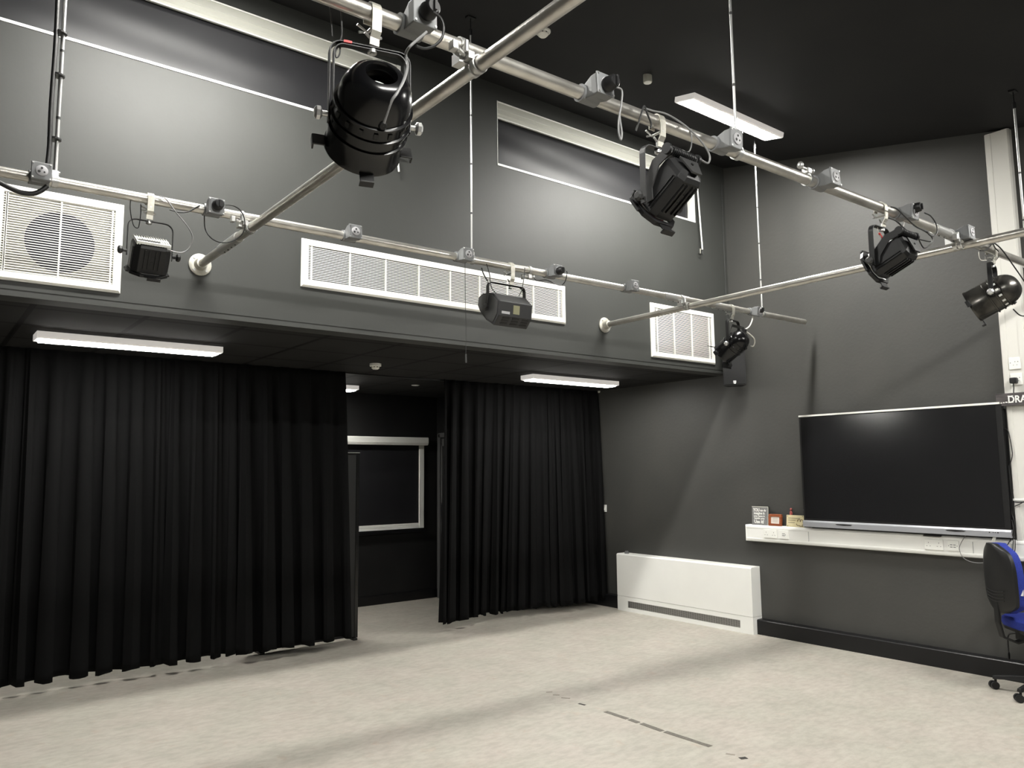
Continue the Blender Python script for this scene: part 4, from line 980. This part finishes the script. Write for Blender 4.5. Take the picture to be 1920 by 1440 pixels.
# vertical trunking column
CX = -.065; cy0 = at(1843.5, 250, 'x', CX).y; cy1 = at(1890, 245, 'x', CX).y
th = thing('trunking_column', 'tall white vertical trunking column at the right edge', 'trunking', (CX/2, (cy0+cy1)/2, t_top))
ztop = zc(cy1)+.0
cw = cy0-cy1
prof = [(0, 0), (CX+.012, 0), (CX, -.010), (CX, -.26*cw), (CX+.003, -.265*cw), (CX+.003, -.72*cw), (CX, -.725*cw), (CX, -cw+.01), (CX+.012, -cw), (0, -cw)]
MB().prism([(x, cy0+y, t_top-.01) for x, y in prof], (0, 0, ztop-t_top)).build('column_body', M['column'], th)
zb = at(1905, 938, 'x', CX).z
MB().box((CX-.004, cy1-.03, zb-.004), (0, cy0+.004, zb+.012)).build('joint_cover', M['white_frame'], th, bevel=.002)
def ocol(name, ua, ub, va, vb, holes):
    A = at(ua, va, 'x', CX-.01); B = at(ub, vb, 'x', CX-.01)
    return outlet(th, name, B.y, A.y, B.z, A.z, CX+.004, holes), A, B
DHV = [(.2, .62, .006, .006), (.45, .62, .006, .006), (.3, .35, .006, .004), (.6, .35, .006, .004), (.85, .55, .006, .006)]
ocol('double_socket', 1890, 1913.5, 671, 691, DHV)
o2, A, B = ocol('double_socket', 1893, 1917, 701, 721, DHV)
q = at(1900.5, 714, 'x', CX-.03)
t2 = thing('power_plug', 'black plug in the lower socket of the white column above the sign', 'plug', q)
mb = MB(); mb.box((q.x-.022, q.y-.024, q.z-.020), (CX-.007, q.y+.024, q.z+.024)); mb.build('plug_body', M['black_plastic'], t2, bevel=.008, seg=3)
MB().tube([q+Vector((-.01, 0, -.018)), q+Vector((-.012, -.002, -.05)), q+Vector((.006, .008, -.085)), q+Vector((.022, .012, -.12))], .004).build('plug_cable', M['rubber'], t2, smooth=True)
# DRAMA sign
SX = -.095
A = at(1866.5, 738.5, 'x', SX); Bq = at(1868, 756, 'x', SX)
th = thing('wooden_sign', 'dark wooden sign with white stencilled lettering above the display corner', 'sign', (SX, A.y-.3, A.z-.1))
szt = A.z-.002; szb = at(1882, 761.5, 'x', SX).z-.0
sy0 = A.y
MB().box((SX, sy0-.62, szb), (SX+.018, sy0, szt)).build('sign_board', M['sign'], th, bevel=.001)
sc = (szt-szb); 
ly = at(1889.5, 750, 'x', SX).y
mb = text_mb('DRAMA', sc*.78, (SX-.0005, ly, szb+sc*.235), (0, -1, 0), (0, 0, 1), .003, .0016, sx=.84)
for dx_ in (.004, .030): mb.box((SX-.0022, ly-dx_-.010, szb+sc*.222), (SX-.0004, ly-dx_+.004, szb+sc*.250)); mb.box((SX-.0022, ly-dx_-.010, szb+sc*.770), (SX-.0004, ly-dx_+.004, szb+sc*.798))
mb.build('lettering', M['white_paint'], th)
mb = MB()
for k, (dy, ww) in enumerate(((.012, .010), (.030, .012), (.048, .010), (.064, .014))): mb.box((SX-.002, sy0-dy-ww, szb+sc*.20+.0015*k), (SX+.001, sy0-dy, szb+sc*.27+.002*k))
build_each(mb, 'dash', M['white_paint'], th)
# interactive display
DX = -.105
dy0 = at(1502, 880, 'x', DX).y; dy1 = at(1880, 800, 'x', DX).y
dzt = at(1502, 779, 'x', DX).z; dzb = at(1511, 988, 'x', DX).z
th = thing('display_screen', 'large dark interactive display with silver bottom bar on the right wall', 'screen', (DX, (dy0+dy1)/2, dzb))
barh = .062
MB().box((DX+.004, dy1, dzb+barh), (DX+.055, dy0, dzt-.014)).build('bezel', M['black_plastic'], th, bevel=.003)
MB().box((DX+.002, dy1+.042, dzb+barh+.018), (DX+.008, dy0-.018, dzt-.024)).build('screen_glass', M['screen'], th)
MB().box((DX-.002, dy1+.012, dzt-.016), (DX+.03, dy0, dzt)).build('top_strip', M['white_frame'], th, bevel=.002)
bb = MB().prism([(DX-.016, dy1-.005, dzb+.004), (DX-.016, dy1-.005, dzb+barh-.014), (DX-.006, dy1-.005, dzb+barh), (DX+.05, dy1-.005, dzb+barh), (DX+.05, dy1-.005, dzb)], (0, dy0-dy1+.005, 0)).build('bottom_bar', M['silver'], th, bevel=.002)
mb = MB()
for (ua, ub, v) in ((1566, 1598, 981.5), (1772, 1811, 991)):
    A = at(ua, v, 'x', DX-.017); B = at(ub, v, 'x', DX-.017); y0, y1, zz = B.y, A.y, dzb+barh*.60
    pts = [(DX-.0165, y1, zz+.004), (DX-.0165, (y0+y1)/2, zz+.006), (DX-.0165, y0, zz+.004), (DX-.0165, y0+.015, zz-.004), (DX-.0165, (y0+y1)/2, zz-.007), (DX-.0165, y1-.015, zz-.004)]
    mb.prism(pts, (-.002, 0, 0))
build_each(mb, 'pen_slot', M['slot'], bb)
mb = MB()
for u_ in (1855, 1862, 1866, 1871): 
    A = at(u_, 996, 'x', DX-.017); mb.cyl((DX-.0155, A.y, dzb+barh*.62), (DX-.0185, A.y, dzb+barh*.62), .0045 if u_ in (1855, 1871) else .003, n=10)
build_each(mb, 'button', M['slot'], bb)
A = at(1868, 1002, 'x', DX-.01); MB().prism([(DX-.012, A.y+.022, dzb+.012), (DX-.012, A.y-.0, dzb+.012), (DX-.012, A.y+.012, dzb-.035), (DX-.012, A.y+.038, dzb-.035)], (.004, 0, 0)).build('hanging_tab', M['blind_case'], th)
MB().box((DX+.05, dy1-.03, dzb-.02), (-.004, dy0-.05, dzt-.05)).build('mount_shade_box', M['black_plastic'], th, bevel=.004)  # dark mount; its strip below the display stands in for wall shade
def wp(u_, v_, x=-.06): return at(u_, v_, 'x', x)
th2 = thing('cable_bundle', 'black cables hanging down the right side of the display over the white trunking', 'cable', wp(1895, 900))
mb = MB()
mb.tube([wp(1881, 770, -.07), wp(1881, 800, -.07), wp(1890, 808, -.075), wp(1896, 835, -.075), wp(1898, 855, -.075), wp(1893, 875, -.075), wp(1895, 900, -.075), wp(1899, 950, -.075), wp(1901, 990, -.08), wp(1903, 1010, -.09), wp(1903, 1030, -.09), wp(1900, 1055, -.09), wp(1898, 1068, -.09)], .0035)
mb.tube([wp(1891, 872, -.075), wp(1894, 910, -.075), wp(1897, 960, -.075), wp(1902, 980, -.09), wp(1900, 1010, -.09), wp(1899, 1040, -.09), wp(1897, 1060, -.09)], .0035)
mb.tube([wp(1897, 975, -.08), wp(1900, 990, -.1), wp(1898, 1005, -.1), wp(1890, 1020, -.1), wp(1880, 1035, -.1), wp(1872, 1042, -.1)], .0032)
mb.tube([wp(1901, 941, -.08), wp(1910, 942, -.08), wp(1925, 941, -.08)], .0045); mb.tube([wp(1903, 949, -.08), wp(1912, 945, -.08), wp(1925, 938, -.08)], .0035)
build_each(mb, 'cable', M['rubber'], th2, smooth=True)
th2 = thing('loose_cable', 'single thin cable looping below the trunking left of the blue chair', 'cable', wp(1800, 1040))
MB().tube([wp(1812, 1003, -.09), wp(1808, 1008, -.09), wp(1801, 1020, -.09), wp(1799, 1030, -.09), wp(1804, 1043, -.09), wp(1814, 1051, -.09), wp(1828, 1055, -.09), wp(1845, 1055, -.09), wp(1860, 1048, -.08)], .0028).build('cable', M['cable_g'], th2, smooth=True)
MB().box((DX-.02+.04, wp(1765, 998).y, dzb-.022), (DX+.06, wp(1733, 996).y, dzb-.012)).build('pen_tray', M['black_plastic'], th)
A = wp(1508, 956, -.001); tag(MB().lathe((0, A.y, A.z), (-1, 0, 0), [(0, .007), (.006, .006), (.009, .002)], n=12, caps=True).build('wall_fixing', M['white_pvc'], smooth=True), 'tiny white fixing on the wall just left of the display', 'wall fixing')

# ornaments on the trunking
def standing(name, label, cat, ua, ub, vt, depth, m, th_=.012, lean=.012, xf=-.055):
    A = at(ua, (vt+990)/2, 'x', xf); B = at(ub, (vt+990)/2, 'x', xf); T_ = at((ua+ub)/2, vt, 'x', xf)
    y0, y1 = B.y, A.y; z0, z1 = t_top, T_.z
    o = thing(name, label, cat, (xf, (y0+y1)/2, z0))
    Mx = Matrix.Translation((xf, (y0+y1)/2, z0)) @ Matrix.Rotation(math.atan2(lean, z1-z0), 4, 'Y')
    return o, Mx, (y1-y0), (z1-z0)
o, Mx, w_, h_ = standing('message_board', 'grey board with white lettering standing at the left end of the trunking', 'plaque', 1409.5, 1440, 949.5, .012, None)
MB().box((0, -w_/2, 0), (.014, w_/2, h_), Mx).build('board', M['plaque_grey'], o, bevel=.0015)
mb = MB(); mb.box((-.002, -w_/2, h_-.008), (.014, w_/2, h_), Mx); mb.box((-.002, -w_/2, 0), (.014, -w_/2+.006, h_), Mx); mb.build('board_edge', M['blind_case'], o)
Xd = Mx.to_3x3() @ Vector((0, -1, 0)); Yd = Mx.to_3x3() @ Vector((0, 0, 1)); Nn = Mx.to_3x3() @ Vector((-1, 0, 0))
def put(o, txt, fx, fz, size, bold, m, w_, h_, Mx, sx=1):
    org = Mx @ Vector((-.0012, w_/2-fx*w_, fz*h_))
    text_mb(txt, size*h_, org, Mx.to_3x3() @ Vector((0, -1, 0)), Mx.to_3x3() @ Vector((0, 0, 1)), .0015, bold, sx).build('lettering', M[m], o)
put(o, 'YOU', .08, .72, .25, .0012, 'white_paint', w_, h_, Mx, .74); put(o, 'can do', .50, .735, .17, .0007, 'white_paint', w_, h_, Mx, .82)
put(o, 'imagine it', .12, .57, .19, .0008, 'white_paint', w_, h_, Mx, .92); put(o, 'you have it', .12, .43, .15, .0006, 'white_paint', w_, h_, Mx, 1.02)
put(o, 'inside you', .15, .31, .15, .0006, 'white_paint', w_, h_, Mx, 1.05); put(o, 'Use it!', .14, .10, .25, .0014, 'white_paint', w_, h_, Mx, .92)
o, Mx, w_, h_ = standing('photo_frame', 'small red-brown wooden frame holding a pink card on the trunking', 'frame', 1441, 1465, 964, .012, None)
mb = MB(); e = .024
mb.box((-.006, -w_/2, 0), (.012, w_/2, e*.8), Mx); mb.box((-.006, -w_/2, h_-e), (.012, w_/2, h_), Mx); mb.box((-.006, -w_/2, e*.8), (.012, -w_/2+e, h_-e), Mx); mb.box((-.006, w_/2-e, e*.8), (.012, w_/2, h_-e), Mx); mb.build('wooden_frame', M['wood'], o, bevel=.003)
MB().box((.0, -w_/2+e*.8, e*.7), (.008, w_/2-e*.8, h_-e*.8), Mx).build('card', M['paper'], o)
mb = MB()
for k in range(4): mb.box((-.001, -w_*.2, h_*(.34+.1*k)), (.001, w_*.2, h_*(.36+.1*k)), Mx)
build_each(mb, 'printed_line', M['faint_ink'], o)
o, Mx, w_, h_ = standing('wooden_plaque', 'pale yellow plaque with a brown drawing standing beside the display', 'plaque', 1474, 1507, 966, .012, None)
MB().box((0, -w_/2, 0), (.010, w_/2, h_), Mx).build('board', M['plaque_yellow'], o, bevel=.0015)
mb = MB()
for a_, b_ in ((.08, .08), (.92, .08), (.08, .92), (.92, .92)):
    q = Mx @ Vector((-.001, w_/2-a_*w_, b_*h_)); mb.sphere(q, .004, 8)
build_each(mb, 'corner_pin', M['ink'], o)
mb = MB()
def loop(cx, cz, rx, rz, a0=0, a1=2*PI): mb.tube([Mx @ Vector((-.0015, w_/2-(cx+rx*math.cos(a0+(a1-a0)*k/10))*w_, (cz+rz*math.sin(a0+(a1-a0)*k/10))*h_)) for k in range(11)], .0022, n=6)
loop(.72, .52, .08, .14, -.6, 3.6); loop(.86, .50, .08, .14, -.6, 3.6); loop(.82, .2, .10, .12, -2.8, .4); loop(.66, .25, .08, .10, 2.8, 5.2)
mb.build('drawing', M['ink'], o)
mb = MB()
for z_, l_ in ((.74, .68), (.56, .42), (.36, .38)): mb.box((-.0014, w_/2-(.10+l_)*w_, z_*h_-.003), (.0005, w_/2-.10*w_, z_*h_+.003), Mx)
build_each(mb, 'printed_line', M['faint_ink'], o)
fx = at(1483, 962, 'x', -.018); 
o = thing('figurine', 'small muted red figurine perched behind the yellow plaque', 'figurine', (-.03, fx.y, t_top))
zf = at(1483, 952.5, 'x', -.018).z
mb = MB(); mb.lathe((-.017, fx.y, t_top), (0, 0, 1), [(0, .013), (.02, .014), ((zf-t_top)*.5, .014), ((zf-t_top)*.75, .012), ((zf-t_top)*.85, .008)], n=16, caps=True); mb.build('figurine_body', M['pinkred'], o, smooth=True)
MB().sphere((-.019, fx.y-.004, zf-.012), .012).build('figurine_head', M['pinkred'], o, smooth=True)
MB().tube([(-.022, fx.y+.006, zf-.03), (-.024, fx.y-.012, zf-.040), (-.022, fx.y-.018, zf-.055)], .004).build('figurine_arm', M['pinkred'], o, smooth=True)

# loudspeaker high on the right wall near the corner, angled into the room
LC = at(1378, 723, 'x', -.215); szb_ = LC.z; HW = .112; szt_ = szb_+.46
LA = math.atan2(-.60, -.80)      # the way its front faces
LM = Matrix.Translation((LC.x, LC.y, 0)) @ Matrix.Rotation(LA, 4, 'Z')
th = thing('loudspeaker', 'black wall-mounted loudspeaker with a small silver badge near the room corner', 'loudspeaker', (LC.x+.08, LC.y, szb_))
MB().prism([LM @ Vector((0, -HW, szb_)), LM @ Vector((0, HW, szb_)), LM @ Vector((-.12, HW*.62, szb_)), LM @ Vector((-.12, -HW*.62, szb_))], (0, 0, szt_-szb_)).build('cabinet', M['black_plastic'], th, bevel=.006)
MB().box((-.002, -HW+.008, szb_+.012), (.005, HW-.008, szt_-.01), LM).build('speaker_grille', M['black_metal'], th, bevel=.003)
mb = MB()
for k in (-1, 0, 1): mb.box((.003, k*.0095-.0048, szb_+.028), (.009, k*.0095+.0048, szb_+.050), LM)
mb.prism([LM @ Vector((.004, .014, szb_+.030)), LM @ Vector((.004, -.014, szb_+.030)), LM @ Vector((.004, -.009, szb_+.018)), LM @ Vector((.004, .009, szb_+.018))], LM.to_3x3() @ Vector((.004, 0, 0))); mb.build('badge', M['sticker'], th)
mb = MB(); mb.tube([LM @ Vector((-.10, 0, szb_+.25)), (-.02, LC.y+.07, szb_+.25)], .018, smooth=False); mb.box((-.03, LC.y+.04, szb_+.17), (0, LC.y+.10, szb_+.33)); mb.build('wall_bracket', M['black_metal'], th)
qa = [LM @ Vector((-.012, -HW-.006, szb_+z_)) for z_ in (.30, .22, .12)]
MB().tube([at(u_, v_, 'x', LC.x+.06) for u_, v_ in ((1353, 650), (1352, 668), (1352.5, 684))], .008).build('speaker_cable', M['cable_w'], th, smooth=True)

# ================================================================== OFFICE CHAIR
CC = Vector((-.34, -2.72, 0)); F = Vector((.72, -.69, 0)).normalized(); S = Vector((-F.y, F.x, 0))   # F forward, S to the sitter's left
th = thing('office_chair', 'blue fabric office chair with black plastic back shell on castors', 'chair', CC)
def CW(f, s_, z): return CC + F*f + S*s_ + Vector((0, 0, z))
# back shell: rounded plate curving in height
def back_pt(side, h, thick):
    z = .56 + .50*h
    f = -.20 - .075*h - .02*math.cos(h*PI) + thick + .05*(side*side)*.5
    hw = .195*(math.sin(PI*min(1, max(0, (h*.9+.12))))**.45)
    hw = .205*min(1, (1-abs(2*h-.9)**3.2*.42))
    return CW(f, side*hw, z)
def slab(t0, t1, grow=1.0):
    mb = MB(); N, K_ = 34, 18; rings = []
    for j in range(N+1):
        h = j/N; hh_ = .02+.96*h
        end = min(1, math.sqrt(max(0, 1-(max(0, abs(h-.5)-.34)/.165)**2)))*grow
        ring = []
        for i in range(K_+1):
            s_ = -1+2*i/K_; ring.append(back_pt(s_*max(end, .45), hh_, t0 + .018*(1-abs(s_)**4)*(-1 if t0 < 0 else 0)))
        for i in range(K_, -1, -1):
            s_ = -1+2*i/K_; ring.append(back_pt(s_*max(end, .45), hh_, t1 + (.028*(1-abs(s_)**3) if t1 > .02 else 0)))
        rings.append(ring)
    n = len(rings[0]); vs = [q for r in rings for q in r]; fs = [tuple(range(n)), tuple(range(N*n, N*n+n))[::-1]]
    for j in range(N):
        for i in range(n): fs.append((j*n+i, j*n+(i+1) % n, (j+1)*n+(i+1) % n, (j+1)*n+i))
    return mb.add(vs, fs)
slab(-.022, .002).build('back_shell', M['black_plastic'], th, smooth=True, bevel=.004)
slab(.004, .05, .97).build('back_cushion', M['blue'], th, smooth=True, bevel=.006)
mb = MB()
for k in range(4):
    h = .20+.045*k; mb.tube([back_pt(s_*.6, h-.03*(1-s_*s_), -.044) for s_ in (-1, -.6, -.2, .2, .6, 1)], .003, n=6)
build_each(mb, 'shell_ridge', M['black_plastic'], th, smooth=True)
MB().box((-.004, -.012, 0), (.004, .012, .045), Matrix.Translation(back_pt(-.97, .30, .02)) @ Matrix.Rotation(.3, 4, 'Y')).build('fabric_tag', M['sticker'], th)
# seat
mb = MB(); ring = []
for k in range(28):
    a_ = 2*PI*k/28; ring.append((.235*(abs(math.cos(a_))**.6)*math.copysign(1, math.cos(a_)), .235*(abs(math.sin(a_))**.6)*math.copysign(1, math.sin(a_))))
vs = []; lv = [(.455, .86), (.462, .97), (.485, 1.0), (.515, .985), (.53, .9), (.536, .5)]
for z_, k_ in lv: vs += [CW(x_*k_+.05, y_*k_, z_) for x_, y_ in ring]
n = 28; fs = [(r*n+i, r*n+(i+1) % n, (r+1)*n+(i+1) % n, (r+1)*n+i) for r in range(len(lv)-1) for i in range(n)] + [tuple(range(n)), tuple(range(n*5, n*6))]
mb.add(vs, fs).build('seat_cushion', M['blue'], th, smooth=True)
mb = MB(); vs = []
for z_, k_ in ((.425, .78), (.44, .95), (.466, .97)): vs += [CW(x_*k_+.05, y_*k_, z_) for x_, y_ in ring]
mb.add(vs, [(r*n+i, r*n+(i+1) % n, (r+1)*n+(i+1) % n, (r+1)*n+i) for r in range(2) for i in range(n)] + [tuple(range(n)), tuple(range(2*n, 3*n))]).build('seat_shell', M['black_plastic'], th, smooth=True)
# back stem, mechanism, lever, gas lift
mb = MB(); mb.strip([CW(-.02, 0, .40), CW(-.15, 0, .36), CW(-.24, 0, .40), CW(-.262, 0, .50), CW(-.262, 0, .72)], S*.06, .018); mb.build('back_stem', M['black_plastic'], th, bevel=.004)
MB().box((-.12, -.07, .37), (.12, .07, .43), Matrix.Translation(CC) @ Matrix.Rotation(math.atan2(F.y, F.x), 4, 'Z')).build('tilt_mechanism', M['black_metal'], th, bevel=.006)
mb = MB(); mb.tube([CW(-.05, .05, .40), CW(-.08, .16, .39), CW(-.10, .21, .36), CW(-.10, .22, .25)], .005); mb.sphere(CW(-.10, .22, .22), .016, sc=(1, .5, 1.8)); mb.build('adjusting_lever', M['black_plastic'], th, smooth=True)
mb = MB(); mb.cyl(CW(0, 0, .10), CW(0, 0, .25), .028, n=20); mb.cyl(CW(0, 0, .25), CW(0, 0, .38), .015, n=16); mb.build('gas_lift', M['black_metal'], th, smooth=True)
MB().cyl(CW(0, 0, .07), CW(0, 0, .14), .045, .038, n=24).build('base_hub', M['black_plastic'], th, smooth=True)
a1_ = math.atan2(-2.414-CC.y, -.394-CC.x); 
for k in range(5):
    a_ = a1_ + 2*PI*k/5; d = Vector((math.cos(a_), math.sin(a_), 0)); t_ = Vector((-d.y, d.x, 0))
    L_ = .285
    mb = MB(); mb.add([CC+d*r+t_*w_*s_+Vector((0, 0, z_)) for r, w_, zt_, zb_ in ((.03, .026, .125, .075), (L_*.6, .022, .112, .08), (L_+.015, .018, .092, .068)) for s_, z_ in ((-1, zb_), (1, zb_), (.7, zt_), (-.7, zt_))],
       [(0, 1, 2, 3), (11, 10, 9, 8)] + [(r*4+i, r*4+(i+1) % 4, r*4+4+(i+1) % 4, r*4+4+i) for r in range(2) for i in range(4)])
    mb.build('base_leg', M['black_plastic'], th, bevel=.004)
    c_ = CC+d*L_; ang = random.uniform(-1, 1)+a_; wd = Vector((math.cos(ang), math.sin(ang), 0)); wt = Vector((-wd.y, wd.x, 0))
    mb = MB(); wc = c_+wd*.012+Vector((0, 0, .027))
    mb.cyl(wc-wt*.026, wc-wt*.006, .027, n=20); mb.cyl(wc+wt*.006, wc+wt*.026, .027, n=20); mb.cyl(wc-wt*.01, wc+wt*.01, .018, n=14)
    mb.cyl(c_+Vector((0, 0, .03)), c_+Vector((0, 0, .075)), .009, n=10)
    mb.build('castor', M['black_plastic'], th, smooth=True)
# armrest beyond
mb = MB(); mb.tube([CW(.0, -.25, .44), CW(.0, -.285, .46), CW(.0, -.29, .60), CW(.0, -.29, .68)], .013, n=10); mb.box((-.11, -.03, .68), (.13, .03, .71), Matrix.Translation(CW(0, -.29, 0)) @ Matrix.Rotation(math.atan2(F.y, F.x), 4, 'Z')); mb.build('armrest', M['black_plastic'], th, bevel=.006)
mb = MB(); mb.tube([CW(.0, .25, .44), CW(.0, .285, .46), CW(.0, .29, .60), CW(.0, .29, .68)], .013, n=10); mb.box((-.11, -.03, .68), (.13, .03, .71), Matrix.Translation(CW(0, .29, 0)) @ Matrix.Rotation(math.atan2(F.y, F.x), 4, 'Z')); mb.build('armrest', M['black_plastic'], th, bevel=.006)

# ================================================================== TAPE ON THE FLOOR
def tape(px, label, m, w_=.036, zt_=.0012, group='worn tape marks on the floor'):
    A = at(*px[0], 'z', .001); B = at(*px[1], 'z', .001); d = (B-A).normalized(); t_ = Vector((-d.y, d.x, 0))*w_/2
    n = 6; L1, L2 = [], []
    rnd = random.Random(px[0][0])
    for i in range(n+1):
        c_ = A+(B-A)*i/n; L1.append(c_+t_*(1+rnd.uniform(-.08, .08))+Vector((0, 0, -.0005))); L2.append(c_-t_*(1+rnd.uniform(-.08, .08))+Vector((0, 0, -.0005)))
    tag(MB().prism(L1+L2[::-1], (0, 0, zt_)).build('floor_tape', M[m]), label, 'tape', group)
g = lambda x, y: (1000+x*440/1920, 1240+y*200/873)
tape((g(590, 410), g(770, 470)), 'worn grey tape strip, farthest of the four joined lengths', 'tape')
tape((g(785, 474), g(862, 502)), 'shortest of the four joined grey tape lengths', 'tape')
tape((g(885, 508), g(1055, 570)), 'third grey tape length along the floor line', 'tape')
tape((g(1078, 575), g(1450, 696)), 'longest grey tape length nearest the camera', 'tape')
tape((g(372, 345), g(425, 358)), 'small black tape scrap beyond the grey tape lengths', 'tape_dark', .02)
tape((g(1690, 795), g(1745, 788)), 'small black tape scrap at the near end of the tape line', 'tape_dark', .03)
for i, (a_, b_, l_) in enumerate((((105, 252), (155, 250), 'faint tape residue flake farthest along the tape line'), ((160, 273), (215, 275), 'second faint tape residue flake from the far end'), ((230, 297), (300, 303), 'third faint tape residue flake, just beyond the black scrap'), ((1575, 755), (1650, 765), 'faint tape residue before the near black scrap'))):
    tape((g(*a_), g(*b_)), l_, 'tape_faint', .018)
